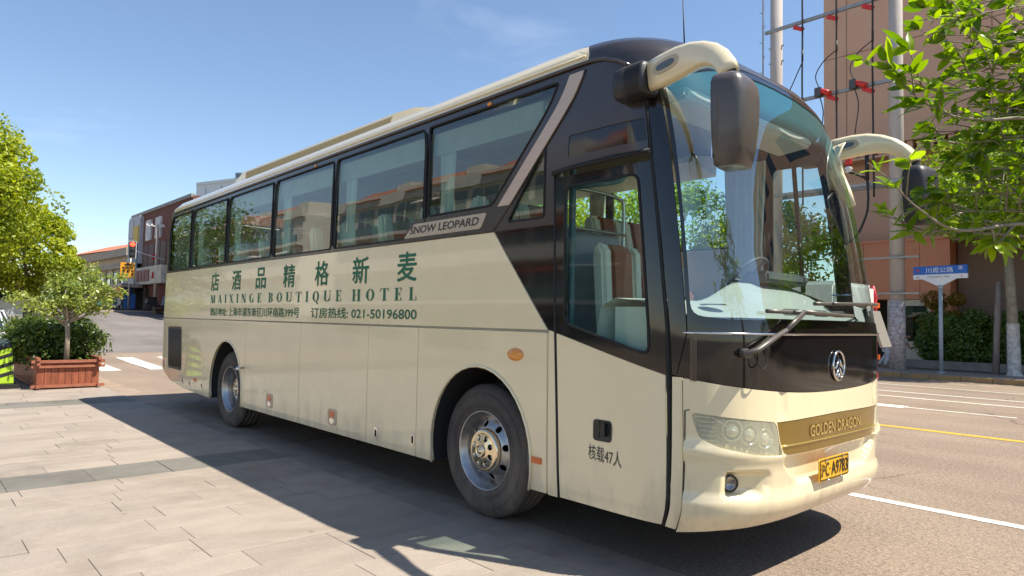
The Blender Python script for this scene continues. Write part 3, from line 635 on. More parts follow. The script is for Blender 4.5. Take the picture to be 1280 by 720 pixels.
# bronze slash and name plate
sl_ = [(-1.14, 2.282), (.14, 2.282), (.33, 2.45), (1.145, 3.228), (.995, 3.228), (.15, 2.445), (.05, 2.462), (-.93, 2.462), (-1.02, 2.42)]
panel('slash_base', sl_, brownblk, cp, mapf=offP(.010), depth=.012, h=.1)
panel('slash_strip', [(.20, 2.455), (.335, 2.455), (1.135, 3.222), (1.00, 3.222)], bronze, cp, mapf=offP(.0165), depth=.007, h=.1)
panel('name_plate', rpoly([(-1.10, 2.312), (.0, 2.312), (.075, 2.425), (-.94, 2.425)], .03), champ, cp, mapf=offP(.017), depth=.007, h=.1)
letters('lettering', 'SNOW LEOPARD', offP(.0195), (-1.0, -.03, 2.342, 2.402), dgrey, cp, bold=.03, slant=.25)
# door
door = panel('door', [(.90, .348), (1.755, .348), (1.738, 1.27), (.846, 1.505)], cream, cp, gap=.006, depth=.03, h=.07)
fr = [(.846, 1.50), (1.742, 1.262), (1.712, 2.585), (.806, 2.585)]; dg = rpoly([(.93, 1.57), (1.625, 1.385), (1.60, 2.515), (.905, 2.515)], .06)
panel('door_frame', fr, black, door, holes=[dg], depth=.03, h=.07, wl=WL[door.name], gap=.003)
panel('door_glass', inset(dg, -.012), gdoor, door, mapf=offP(-.014), depth=0, h=.2, wl=WL[door.name])
B().tube([P(s, v, .0) for s, v in densify(dg, .12)]+[P(*dg[0], .0)], .010, 5).build('glass_seal', rubber, door)
B().tube([P(s, v, .012) for s, v in ((.79, 2.612), (1.0, 2.627), (1.4, 2.637), (1.72, 2.637))], .017, 6).build('rain_strip', rubber, cp)
hb = panel('door_handle', rrect(1.205, 1.355, .795, .935, .025), blackm, door, mapf=offP(.006), depth=.008, h=.05)
B().lathe([(.001, -.010), (.044, -.010), (.05, -.014), (.05, -.006)], 20, (1.31, 0, .865), 'y').bb(1.302, 1.318, -.026, -.006, .825, .905).bb(1.222, 1.262, -.011, -.008, .81, .92).build('handle_knob', mat('handle_black', (.015, .015, .015), .3), door)
letters('lettering', '核载47人', lambda s, v: P(s, v-.02*(s-1.17)/.28, .004), (1.165, 1.435, .665, .765), dgrey, door, bold=.0)
# vertical gaps
for pts in ([(1.765, .35), (1.75, 1.27), (1.722, 2.6), (1.735, 3.0), (1.76, 3.1)], [(.80, 2.60), (.838, 1.5), (.893, .35)]):
    B().tube([P(s, v, -.004) for s, v in densify(pts, .2, False)+[pts[-1]]], .011, 6).build('door_gap_seal', rubber, cp)
# corner post between door and windscreen
panel('corner_post', [(1.772, 1.27), (1.80, 1.265), (1.86, 1.53), (1.86, 2.3), (1.865, 3.00), (1.79, 3.10), (1.76, 3.08), (1.745, 2.9), (1.73, 2.58), (1.757, 1.6)], black, cp, gap=.003, depth=.02, h=.05)
panel('corner_panel', [(1.773, .345), (1.85, .335), (1.833, 1.258), (1.772, 1.262)], cream, cp, gap=.003, depth=.02, h=.05)
# roof rail and roof
def ring(v, a, b, n=20): return [(a+(b-a)*k/n, v) for k in range(n+1)]
panel('roof', [(-9.883, 3.27), (1.19, 3.275), (1.30, 3.32), (1.46, 3.40), (1.5, 3.6), (1.5, 4.59), (-9.883, 4.59)], cream, cp, depth=.0, h=.12)
panel('roof', [(MS(-9.0), 3.27), (MS(1.19), 3.275), (MS(1.30), 3.32), (MS(1.46), 3.40), (MS(1.5), 3.6), (MS(1.5), 4.59), (MS(-9.0), 4.59)], cream, cp, depth=.0, h=.12)
B().tube([P(s, 3.268, .012) for s in np.arange(-9.6, 1.3, .3)]+[P(1.3, 3.265, .010), P(1.45, 3.255, .008), P(1.6, 3.215, .006), P(1.70, 3.16, .004)], .013, 6).build('drip_rail', brownblk, cp)
B().tube([P(s, 3.315, .003) for s in np.arange(-9.6, 1.25, .3)], .008, 6).build('roof_trim', cream, cp)
cap_ = [(1.20, 3.285), (1.45, 3.262), (1.66, 3.205), (1.775, 3.11), (1.88, 3.13), (2.2, 3.215), (2.8, 3.27), (S_C, 3.275), (MS(2.8), 3.27), (MS(2.2), 3.215), (MS(1.88), 3.13), (MS(1.775), 3.11), (MS(1.66), 3.205), (MS(1.45), 3.262), (MS(1.20), 3.285), (MS(1.30), 3.32), (MS(1.46), 3.40), (MS(1.5), 3.6), (MS(1.5), 4.59), (1.5, 4.59), (1.5, 3.6), (1.46, 3.40), (1.30, 3.32)]
panel('front_roof_cap', cap_, brownblk, cp, depth=.01, h=.09)
# roof pods (air conditioner) : a long olive panel and a white hump
B().prism([(-6.9, 3.45), (-6.1, 3.71), (-1.9, 3.71), (-1.55, 3.69), (-1.15, 3.60), (-.9, 3.45)], 'y', .36, 2.19).build('roof_pod', cream, cp, bevel=.02)
panel('pod_panel', [(-6.0, 3.50), (-2.1, 3.50), (-1.95, 3.67), (-5.95, 3.67)], mat('olive_mesh', (.34, .28, .15), .6), cp, mapf=lambda x, z: (x, .352, z), depth=.004, h=.3)
# windscreen and front
wsh = rpoly([(1.89, 1.64), (1.905, 2.5), (1.915, 3.05), (2.35, 3.17), (2.85, 3.215), (S_C, 3.225), (MS(2.85), 3.215), (MS(2.35), 3.17), (MS(1.915), 3.05), (MS(1.905), 2.5), (MS(1.89), 1.64), (MS(2.1), 1.615), (S_C, 1.625), (2.1, 1.615)], .07)
fro = [(1.862, 1.535), (1.875, 2.3), (1.875, 3.03), (1.90, 3.125), (2.2, 3.205), (2.8, 3.262), (S_C, 3.268)]
fro = fro+[(MS(s), v) for s, v in fro[-2::-1]]
panel('windscreen_surround', fro, black, cp, holes=[wsh], gap=.002, depth=.01, h=.08)
panel('windscreen', inset(wsh, -.01), gws, cp, mapf=offP(-.006), depth=0, h=.07)
B().tube([P(s, 1.53, .008) for s in np.linspace(1.84, MS(1.84), 40)], .008, 6).build('chrome_bead', chrome, cp)
def blk(s):
    t = abs(s-S_C)/(S_C-1.80); return 1.150+.115*t**2.2
sA = [1.80+(MS(1.80)-1.80)*k/30 for k in range(31)]
panel('front_black_panel', [(s, blk(s)) for s in sA]+[(MS(1.862), 1.527), (1.862, 1.527)], black, cp, gap=.002, depth=.01, h=.07)
def smooth(a, b, x):
    t = max(0, min(1, (x-a)/(b-a))); return t*t*(3-2*t)
def bump(s, v):
    t = abs(s-S_C); d = 0
    hw = .70-.16*smooth(.76, .58, v)
    d += .045*(1-smooth(hw-.035, hw+.02, t))*smooth(.585, .625, v)*(1-smooth(.76, .80, v))     # number plate recess
    u = S_C-t                                                                            # fog lamp pocket
    e = (v-.625)/(.078+.0*u)
    x0, x1 = 2.085, 2.42
    if x0-.05 < u < x1+.05:
        hh = .078*(1-.35*smooth(2.2, 2.42, u)); e = abs(v-.625-.015*smooth(2.1, 2.4, u))/hh
        d += .075*(1-smooth(.70, 1.12, e))*smooth(x0-.015, x0+.03, u)*(1-smooth(2.17, x1, u))
    d -= .016*math.exp(-((v-.79-.03*smooth(2.5, 1.9, u))/.05)**2)*(1-smooth(.5, .0, t)*.0)*smooth(.42, .30, abs(v-.62)) # shoulder under lamps
    d -= .020*smooth(.60, .50, v)*smooth(.33, .45, v)
    d += .012*(1-smooth(0, .06, abs(t-.72)))*smooth(.98, 1.06, v)                              # hood crease
    return d
bmap = lambda s, v: P(s, v, -bump(s, v))
HL = rpoly([(1.882, 1.052), (2.425, .992), (2.475, .785), (2.29, .802), (2.03, .858), (1.93, .905)], .035)
HLm = [(MS(s), v) for s, v in HL]
GB = [(2.436, .990), (2.8, .995), (S_C, .998), (MS(2.8), .995), (MS(2.436), .990), (MS(2.485), .785), (MS(2.8), .776), (S_C, .774), (2.8, .776), (2.485, .785)]
bots = [1.852, 1.95, 2.1, 2.4, 2.8, S_C]; botv = [.322, .335, .355, .370, .380, .385]
bb_ = list(zip(bots, botv)); bb_ = bb_+[(MS(s), v) for s, v in bb_[-2::-1]]
top_ = [(s, blk(s)) for s in sA][::-1]
panel('bumper', bb_+[(MS(1.835), 1.255)]+top_[1:-1]+[(1.835, 1.255)], cream, cp, mapf=bmap, holes=[HL, HLm, GB], gap=.002, depth=.03, h=.032, holegap=.002)
B().tube([P(1.85, v, .001) for v in np.linspace(.34, 1.06, 12)]+[P(1.875, 1.068, .001)], .004, 5).build('panel_gap', rubber, cp)
# rear/left continuation of the front at the left corner
panel('left_corner_post', [(MS(1.0), 1.5), (MS(1.865), 1.53), (MS(1.87), 3.02), (MS(1.79), 3.10), (MS(1.45), 3.255), (MS(1.0), 3.26)][::-1], black, cp, holes=[rpoly([(MS(1.15), 2.0), (MS(1.75), 1.75), (MS(1.75), 2.95), (MS(1.15), 2.95)], .05)], depth=.02, h=.1)
panel('driver_window', [(MS(1.13), 1.98), (MS(1.77), 1.73), (MS(1.77), 2.97), (MS(1.13), 2.97)], gdoor, cp, mapf=offP(-.01), depth=0, h=.2)
B().tube([P(MS(1.45), v, -.02) for v in (1.88, 2.96)], .02, 6).build('window_bar', rubber, cp)
AFm = [(MS(s), v) for s, v in AF]; ARm = [(MS(s), v) for s, v in AR]
panel('left_side_panel', [(MS(1.835), 1.25), (MS(1.85), .335), (MS(.64), BOT)]+AFm[::-1]+[(MS(-4.8), BOT)]+ARm[::-1]+[(MS(-8.0), .45), (MS(-8.8), .7), (MS(-9.883), .72), (MS(-9.883), WB_), (MS(.99), WB_), (MS(.99), 1.5), (MS(1.80), 1.5)], cream, cp, depth=.02, h=.16)
lp = [rrect(MS(b), MS(a), 2.335, 3.175, .05) for a, b in ((-8.3, -7.3), (-7.18, -5.74), (-5.62, -4.15), (-4.03, -2.57), (-2.45, -.84), (-.73, .9))]
panel('left_window_surround', [(MS(1.0), WB_), (MS(1.0), 3.262), (MS(-9.883), 3.262), (MS(-9.883), WB_)], brownblk, cp, holes=lp, depth=.02, h=.16)
for q in lp: panel('side_window', inset(q, -.012), gdoor, cp, mapf=offP(-.012), depth=0, h=.3)
panel('rear_wall', [(-9.883, .72), (-9.5, .72), (-9.5, 3.262), (-9.883, 3.262)], cream, cp, depth=0, h=.15)
# gold band, lamps
panel('gold_band', GB, goldm, cp, mapf=offP(-.004), gap=.003, depth=.01, h=.05)
B().tube([P(s, .842, .001) for s in np.linspace(2.475, MS(2.475), 24)], .006, 5).build('gold_trim', goldl, cp)
gw = .40
letters('lettering', 'GOLDEN DRAGON', offP(.002), (S_C-gw, S_C+gw, .872, .945), goldl, cp, bold=.03)
for k, Q in enumerate((HL, HLm)):
    q = (lambda s: s) if k == 0 else MS
    hl = panel('headlight', inset(Q, -.008), glens, cp, mapf=offP(-.002), depth=0, h=.05)
    dm = lambda s, v: P(s, v, -.075*smooth(0, .09, min(min(abs(s-a) for a in (q(1.87), q(2.50))), abs(v-1.08), abs(v-.76))) - .01)
    panel('lamp_housing', inset(Q, -.010), lampin, hl, mapf=dm, depth=0, h=.035)
    for s0, v0, r in ((2.12, .952, .058), (2.235, .925, .056), (2.355, .895, .056)):
        b = B(); c0 = Vector(P(q(s0), v0, -.05)); n0 = (Vector(P(q(s0), v0, 0))-Vector(P(q(s0), v0, -.1))).normalized(); M = n0.to_track_quat('Y', 'Z').to_matrix()
        pr = [(r*1.12, .028), (r*1.12, .034), (r, .036), (r*.96, .015), (r*.5, -.01), (.001, -.015)]
        t = B().lathe(pr, 22, (0, 0, 0), 'y'); b.add([c0+M @ Vector(v) for v in t.v], t.f, True); b.build('lamp_bowl', lampm, hl)
        t = B().ball((0, .02, 0), (r*.72, r*.5, r*.72), 16, 10); b = B(); b.add([c0+M @ Vector(v) for v in t.v], t.f, True); b.build('projector', mat('projector_glass', (.75, .74, .66), .05, metal=.5, coat=1), hl)
    b = B()
    for i in range(6):
        v = 1.028-.027*i; x0 = 1.90+.006*i; x1 = 2.03-.004*i if i < 5 else 2.05
        b.tube([P(q(s), v-.05*(s-1.9), -.030) for s in np.linspace(x0, x1, 5)], .008, 5)
    b.tube([P(q(s), 1.01-.62*(s-2.03)+.0, -.026) for s in np.linspace(2.0, 2.13, 5)], .010, 5)
    b.build('lamp_louvre', chrome, hl)
    b = B()
    for i in range(8):
        s = 2.10+.044*i; b.box(P(q(s), .858-.13*(s-2.1)-.012*(s > 2.3), -.03), (.022, .03, .02))
    b.build('lamp_leds', chrome, hl)
    fo = B().lathe([(.001, .0), (.034, .004), (.040, .012), (.046, .0)], 20, (0, 0, 0), 'y'); c0 = Vector(P(q(2.130), .628, -.062)); n0 = (Vector(P(q(2.12), .63, 0))-Vector(P(q(2.12), .63, -.1))); n0 = (n0.normalized()*.6+Vector((.5, -.3 if k == 0 else .3, 0))).normalized(); M = n0.to_track_quat('Y', 'Z').to_matrix()
    b = B(); b.add([c0+M @ Vector(v) for v in fo.v], fo.f, True); fl = b.build('fog_lamp', mat('fog_glass', (.22, .21, .20), .12, metal=.6, coat=1), cp)
    t = B().lathe([(.046, -.01), (.052, .012), (.044, .016)], 20, (0, 0, 0), 'y'); b = B(); b.add([c0+M @ Vector(v) for v in t.v], t.f, True); b.build('lamp_rim', blackm, fl)
# emblem
em = Vector(P(S_C, 1.318, .012)); b = B()
b.tube([P(S_C+.092*math.cos(a), 1.318+.098*math.sin(a), .012) for a in np.linspace(0, 2*pi, 33)], .009, 8, cap=False)
for v0 in (1.262, 1.318):
    for sg in (-1, 1): b.tube([P(S_C+sg*.062, v0-.022, .012), P(S_C, v0+.040, .014)], .010, 6)
b.tube([P(S_C-.025, 1.235, .014), P(S_C, 1.262, .016), P(S_C+.025, 1.235, .014)], .010, 6)
b.build('emblem', chrome, cp)
# number plate
pc = Vector(P(3.10, .64, .03)); s0, s1 = 2.875, 3.335
pf = lambda d: (lambda s, v: (P(S_C, .64)[0]+.035+d, P(s0+(s-s0), .64)[1], v))
np_ = panel('number_plate', rrect(s0, s1, .568, .712, .012, 3), yel, cp, mapf=pf(0), depth=.006, h=.1)
fx = P(S_C, .64)[0]+.035
B().tube([pf(.002)(*q) for q in densify(rrect(s0+.012, s1-.012, .578, .702, .01, 3), .1)]+[pf(.002)(s1-.012, .69)], .003, 4).build('plate_border', pblk, np_)
letters('lettering', '沪', pf(.003), (s0+.025, s0+.078, .597, .683), pblk, np_, bold=.01)
letters('lettering', 'C', pf(.003), (s0+.092, s0+.140, .597, .683), pblk, np_, bold=.015)
letters('lettering', '·', pf(.003), (s0+.150, s0+.165, .634, .648), pblk, np_)
letters('lettering', 'A9783', pf(.003), (s0+.180, s1-.025, .597, .683), pblk, np_, bold=.015)
for s, z in ((s0+.1, .7), (s1-.1, .7)): B().box((fx+.004, P(s, .64)[1], z), (.006, .02, .02)).build('plate_clip', chrome, np_)
for s in (s0+.12, s1-.14): B().tube([(fx+.002, P(s, .64)[1], .58), (fx+.012, P(s+.005, .64)[1], .55), (fx-.005, P(s-.01, .64)[1], .525)], .003, 4).build('plate_tie', chrome, np_)
# side lettering
hz = '店酒品精格新麦'
for i, ch in enumerate(hz):
    x = -6.06+i*(5.0/6); letters('lettering', ch, offP(.003), (x-.165+.02, x+.165, 1.925, 2.19), green, cp, bold=.028)
dd = didone('MAIXINGE BOUTIQUE HOTEL', .42); mx_ = max(v[0] for V_, F_ in dd for v in V_)
for V_, F_ in dd:
    o0 = WL[cp.name]; me = bpy.data.meshes.new('lettering'); me.from_pydata([Vector(P(-6.21+5.325*v[0]/mx_, 1.745+.120*v[1], .003+v[2]))-o0 for v in V_], [], F_); me.materials.append(green); mesh_obj('lettering', me, cp, o0)
tag(letters('lettering', '酒店地址: 上海市浦东新区川环南路399号', offP(.003), (-6.20, -3.24, 1.562, 1.68), green, cp, bold=.02), kind='stuff')
tag(letters('lettering', '订房热线: 021-50196800', offP(.003), (-2.94, -.875, 1.565, 1.68), green, cp, bold=.025), kind='stuff')
# vent grille
vg = panel('vent_grille', rpoly([(-8.255, 1.355), (-8.175, .67), (-7.425, .66), (-7.505, 1.365)], .05), mat('vent_mesh', (.10, .085, .065), .6, var=.1), cp, mapf=offP(-.006), depth=.01, h=.2)
for i in range(14):
    x = -8.16+i*.048; B().tube([P(x, 1.33, .002), P(x+.06, .70, .002)], .006, 4).build('vent_slat', mat('vent_slat', (.15, .125, .095), .5), vg)
# small fittings on the side
m = panel('side_marker', ell(.433, 1.325, .088, .048, 20), amber, cp, mapf=lambda s, v: P(s, v, .004+.018*max(0, 1-((s-.433)/.09)**2-((v-1.325)/.05)**2)), depth=.008, h=.02)
panel('side_reflector', rrect(.628, .728, .548, .592, .008), orange, cp, mapf=offP(.010), depth=.01, h=.05)
panel('side_reflector', rrect(-6.80, -6.69, .54, .585, .008), orange, cp, mapf=offP(.010), depth=.01, h=.05)
for x, z in ((-3.976, .525), (-2.375, .515)):
    lk = panel('door_lock', rrect(x-.09, x+.09, z-.085, z+.085, .03), champ, cp, mapf=offP(.006), depth=.006, h=.06)
    panel('reflector', rrect(x-.05, x+.05, z+.0, z+.06, .006), orange, lk, mapf=offP(.010), depth=.005, h=.06)
    panel('lock_face', ell(x, z-.04, .05, .032, 14), chrome, lk, mapf=offP(.010), depth=.005, h=.06)
for x, z in ((-7.339, .50), (-7.0, .49), (-6.44, .50), (-1.504, .47), (-.886, .495), (-8.35, .72)):
    lk = panel('latch', rrect(x-.03, x+.03, z-.055, z+.055, .025), chrome, cp, mapf=offP(.006), depth=.006, h=.06)
    panel('latch_slot', rrect(x-.012, x+.012, z-.035, z+.03, .01), hole, lk, mapf=offP(.0085), depth=.002, h=.06)
B().tube([(-4.85, -.0, .86), (-4.85, -.05, .86), (-4.82, -.07, .86), (-4.80, -.075, .855)], .014, 8).ball((-4.81, -.085, .855), .03, 10, 8).build('arch_probe_lamp', chrome, cp)
# ---------------------------------------------------------------- wheels
def wheel_parts(root, rear):
    W_ = .27; R_ = .522
    pr = [(.295, .0), (.31, -.022), (.34, -.030), (.40, -.034), (.45, -.030), (.485, -.016), (.503, .0), (.512, .012)]
    for i in range(4):
        y = .025+.058*i; pr += [(.522, y), (.522, y+.045), (.510, y+.047), (.510, y+.055)]
    pr += [(.515, W_-.01), (.49, W_+.02), (.42, W_+.03), (.3, W_+.01)]
    t = B().lathe(pr, 72, (0, 0, 0), 'y')
    for rr in (.352, .372, .447): t.lathe([(rr-.003, -.030), (rr, -.0375), (rr+.003, -.030)], 64, (0, 0, 0), 'y')
    ty = t.build('tyre', tyrem, root, rel=True, wl=WL[root.name])
    d = .03 if not rear else .12
    rim = B().lathe([(.292, .012), (.312, -.014), (.315, -.022), (.306, -.026), (.298, -.016), (.288, .012), (.272, .03), (.262, .05), (.256, .055+d)], 56, (0, 0, 0), 'y').build('rim', steel, root, rel=True, wl=WL[root.name])
    def prof(r): # dish
        if rear: return .17-.05*smooth(.22, .12, r)
        return .055 - .04*smooth(.25, .165, r)+.03*smooth(.235, .26, r)
    disk = lambda a, b: (a, prof(math.hypot(a, b)), b)
    hs = [ell(.207*math.cos(2*pi*k/8+.2), .207*math.sin(2*pi*k/8+.2), .027, .027, 12) for k in range(8)]
    dk = panel('wheel_disc', ell(0, 0, .262, .262, 48), steel, root, holes=hs, mapf=disk, depth=.008, h=.03, wl=WL[root.name]); dk.location = (0, 0, 0)
    B().lathe([(.27, .10+d), (.001, .10+d)], 24, (0, 0, 0), 'y').build('brake_drum', hole, root, rel=True, wl=WL[root.name])
    yo = .118 if rear else .012
    hub = B().lathe([(.172, yo), (.168, yo-.03), (.160, yo-.038), (.15, yo-.040)], 40, (0, 0, 0), 'y').build('hub', hubm, root, rel=True, wl=WL[root.name])
    dsk = lambda a, b: (a, yo-.040-.022*smooth(.15, .05, math.hypot(a, b)), b)
    hs = [ell(.103*math.cos(2*pi*k/8+.4), .103*math.sin(2*pi*k/8+.4), .0245, .0245, 12) for k in range(8)]
    hc = panel('hub_cap', ell(0, 0, .15, .15, 36), hubm, root, holes=hs, mapf=dsk, depth=.02, h=.02, wl=WL[root.name]); hc.location = (0, 0, 0)
    B().lathe([(.152, yo-.012), (.001, yo-.012)], 24, (0, 0, 0), 'y').build('hub_back', mat('hub_dark', (.03, .025, .02), .5), hub, rel=True, wl=WL[hub.name])
    for k in range(8):
        a = 2*pi*k/8+.4; B().lathe([(.012, yo-.012), (.012, yo-.035), (.001, yo-.037)], 6, (.103*math.cos(a), 0, .103*math.sin(a)), 'y').build('wheel_nut', steel, hub, rel=True, wl=WL[hub.name])
    B().lathe([(.052, yo-.062), (.050, yo-.078), (.040, yo-.080), (.036, yo-.073), (.022, yo-.073), (.018, yo-.085), (.001, yo-.086)], 28, (0, 0, 0), 'y').build('hub_boss', hubm, hub, rel=True, wl=WL[hub.name])
for (x, rear, side) in ((0, False, 0), (-5.4965, True, 0), (0, False, 1), (-5.4965, True, 1)):
    y = .06+.034 if not side else 2.55-.094
    root = bpy.data.objects.new('wheel', None); put(root, cp, (x, y, .522))
    # geometry is local: build at a pseudo origin
    keep = WL[root.name]; WL[root.name] = Vector((0, 0, 0))
    wheel_parts(root, rear); WL[root.name] = keep
    root.rotation_euler = (0, 0, pi) if side else (0, .35 if rear else 0, 0)
# wheel wells, underside, axles
for x in (0, -5.4965):
    for y0, y1 in ((.02, .62), (1.93, 2.53)):
        b = B(); pts = [(x-.66*math.cos(a), .50+.73*math.sin(a)) for a in np.linspace(-.22, pi+.22, 20)]
        n = len(pts); b.add([(p[0], y0, p[1]) for p in pts]+[(p[0], y1, p[1]) for p in pts], [(i, i+1, n+i+1, n+i) for i in range(n-1)], True)
        b.bb(x-.68, x+.68, (y1 if y0 < 1 else y0)-.01, (y1 if y0 < 1 else y0)+.01, .36, 1.22); b.build('wheel_well', liner, cp)
    B().tube([(x, .2, .522), (x, 2.35, .522)], .07, 8).ball((x, 1.275, .5), .2).build('axle', liner, cp)
B().bb(-8.2, -6.15, .06, 2.49, .50, .60).bb(-4.80, -.70, .06, 2.49, .40, .44).bb(.68, 1.75, .06, 2.49, .36, .40).bb(-6.15, -4.8, .63, 1.92, .5, .54).bb(-.7, .68, .63, 1.92, .42, .46).build('underbody', liner, cp)
b = B(); vs = [P(s, .40, -.04) for s in np.linspace(1.76, MS(1.76), 24)]; b.add(list(vs), [tuple(range(24))]); b.build('bumper_floor', liner, cp)
for y in (.055, 2.495): B().bb(-8.5, -6.16, y-.006, y+.006, .6, 1.45).bb(-4.8, -.72, y-.006, y+.006, .42, 1.45).bb(.70, 1.70, y-.006, y+.006, .42, 1.30).build('body_liner', liner, cp)
# ---------------------------------------------------------------- interior
B().bb(-8.5, .55, .04, 2.51, 1.38, 1.42).bb(.55, 1.95, 1.0, 2.45, .92, .95).bb(.55, 1.80, .05, 1.0, .50, .53).bb(.53, .56, .05, 2.5, .5, 1.42).bb(.56, 1.9, .98, 1.0, .5, .93).build('cabin_floor', flo, cp)
b = B()
for s0, s1 in ((-9.0, 1.4),):
    xs = np.arange(-8.3, 1.35, .35); ys = [.10, .25, .5, 1.275, 2.05, 2.3, 2.45]; zz = [3.22, 3.34, 3.40, 3.42, 3.40, 3.34, 3.22]
    vs = [(x, y, z-.02) for x in xs for y, z in zip(ys, zz)]; k = 7
    b.add(vs, [(i*k+j, i*k+j+1, (i+1)*k+j+1, (i+1)*k+j) for i in range(len(xs)-1) for j in range(k-1)], True)
b.build('ceiling_lining', inner, cp)
for y0, y1 in ((.08, .5), (2.05, 2.47)): B().prism([(y0, 3.0), (y1, 3.08), (y1, 3.13), (y0, 3.2)] if y0 < 1 else [(y0, 3.08), (y1, 3.0), (y1, 3.2), (y0, 3.13)], 'x', -8.2, .6).build('luggage_rack', inner, cp)
B().bb(-8.45, -8.40, .1, 2.45, 1.2, 3.2).build('rear_lining', inner, cp)
B().bb(-8.4, .78, .035, .05, 1.24, 2.29).bb(-8.4, .9, 2.50, 2.515, 1.24, 2.29).build('side_lining', inner, cp)
def seat_mesh(wid=.45):
    me = []
    def sec(pts, y0, y1, mt, nm): return B().prism(pts, 'y', y0, y1)
    back = [(.0, .40), (-.14, 1.02), (-.17, 1.16), (-.25, 1.18), (-.30, 1.10), (-.26, .95), (-.14, .36)]
    a = B().prism(back, 'y', -wid/2, -wid*.22).mesh('seat_side', seatc, .025)
    c = B().prism([(p[0]+.008, p[1]) for p in back], 'y', -wid*.22, wid*.22).mesh('seat_centre', seatb, .02)
    d = B().prism(back, 'y', wid*.22, wid/2).mesh('seat_side', seatc, .025)
    e = B().box((.20, 0, .38), (.46, wid, .14)).mesh('seat_cushion', seatb, .03)
    f = B().box((.15, 0, .16), (.3, wid*.6, .32)).mesh('seat_base', liner, .01)
    g = B().tube([(-.05, wid/2+.02, .62), (.25, wid/2+.02, .62)], .022, 6).mesh('armrest', seatc)
    return [('seat_bolster', a), ('seat_back', c), ('seat_bolster', d), ('seat_cushion', e), ('seat_base', f), ('armrest', g)]
sm = seat_mesh()
for i in range(11):
    x = .10-.75*i
    for y in (.33, .80, 1.75, 2.22):
        st = bpy.data.objects.new('passenger_seat', None); put(st, cp, (x-.1, y, 1.42))
        for nm, me in sm: mesh_obj(nm, me, st, WL[st.name])
def curtain(x, w0=.22, y=.10, z0=2.31, z1=3.16, tie=0):
    b = B(); nx, nz_ = 26, 8; vs = []
    for j in range(nz_+1):
        t = j/nz_; z = z0+(z1-z0)*t; ww = w0*(.72+.28*abs(2*t-.8) ** .8)
        for i in range(nx+1):
            u = i/nx-.5; vs.append((x+u*ww, y+.018*math.sin(u*52+.6*t)+.006*math.sin(u*23), z))
    b.add(vs, [(j*(nx+1)+i, j*(nx+1)+i+1, (j+1)*(nx+1)+i+1, (j+1)*(nx+1)+i) for j in range(nz_) for i in range(nx)], True)
    return b.build('curtain', curt, cp)
for x in (-7.05, -5.50, -3.88, -2.30, -.60, .70): curtain(x)
for x in (-7.9, -5.8, -4.3, -2.7, -.9): curtain(x, .25, 2.44)
curtain(.86, .26, 2.40, 1.75, 3.16)
curtain(1.05, .22, 2.36, 1.78, 3.05)
# partition, grab rails, guide seat, dashboard, wheel
def rail(pts, r=.018, nm='grab_rail', m=None): return B().tube(bez(pts, 5), r, 8).build(nm, m or mat('rail_steel', (.55, .57, .55), .25, metal=.9), cp)
B().bb(.545, .575, .30, 1.02, .95, 2.27).build('partition_panel', grey, cp, bevel=.008)
rail([(.60, .28, 1.0), (.60, .28, 2.0), (.60, .28, 2.50), (.60, .34, 2.58), (.60, .65, 2.60), (.60, .97, 2.58), (.60, 1.04, 2.50), (.60, 1.04, 2.0), (.60, 1.04, 1.0)], .016)
rail([(.62, .28, 2.28), (.62, 1.04, 2.28)], .014)
rail([(.78, .22, .55), (.78, .22, 1.8), (.78, .22, 3.1)], .026, m=mat('teal_post', (.07, .15, .17), .35))
rail([(.78, .22, 2.55), (.95, .30, 2.56), (1.12, .36, 2.58), (1.18, .36, 2.68)], .026, m=MATS['teal_post'])
gs = bpy.data.objects.new('guide_seat', None); put(gs, cp, (.98, .66, 1.02))
gb = [(.02, .16), (-.04, .50), (-.07, .92), (-.12, .98), (-.17, .97), (-.19, .88), (-.15, .45), (-.10, .14)]
for y0, y1, mm in ((-.24, -.13, seatc), (-.13, .12, seatb), (.12, .23, seatc)):
    k = B().prism([(p[0], p[1]*1.16) for p in gb], 'y', y0, y1).mesh('guide_seat', mm, .03, ); mesh_obj('seat_back', me=k, parent=gs, wl=WL[gs.name])
mesh_obj('seat_cushion', B().prism([(.0, -.55), (.30, -.55), (.32, .22), (.26, .30), (.05, .30), (-.02, .24)], 'y', -.22, .24).mesh('folded_cushion', mat('folded_seat_shell', (.62, .74, .66), .5, var=.06), .04), gs, WL[gs.name])
mesh_obj('armrest', B().prism([(.10, .10), (.17, .12), (.06, .62), (.0, .64), (-.02, .58)], 'y', -.30, -.255).mesh('arm', plast, .015), gs, WL[gs.name])
def dash(y, t):
    """profile of the dashboard top at lateral position y, t from windscreen to cabin"""
    s = S_C-(y-1.275)/1.275*0
    d = abs(y-1.275)/1.2
    xf = 2.10-.10*d**4-.12*d**8
    hump = .16*smooth(.75, 1.35, y)
    pr = [(0, 1.60), (.22, 1.655+.02*smooth(.6, 1.2, y)), (.42, 1.70+hump*.6), (.62, 1.72+hump), (.74, 1.66+hump*.9), (.78, 1.45), (.80, 1.0)]
    k = min(len(pr)-2, int(t)); f_ = t-k; a, b = pr[k], pr[k+1]
    return (xf-(a[0]+(b[0]-a[0])*f_), y, a[1]+(b[1]-a[1])*f_)
b = B(); ys = np.linspace(.10, 2.45, 36); ts = np.linspace(0, 6, 37)
vs = [dash(y, t) for y in ys for t in ts]; k = len(ts)
b.add(vs, [(i*k+j, i*k+j+1, (i+1)*k+j+1, (i+1)*k+j) for i in range(len(ys)-1) for j in range(k-1)], True)
b.bb(1.30, 1.72, .09, .12, .95, 1.66)
db = b.build('dashboard', plast, cp)
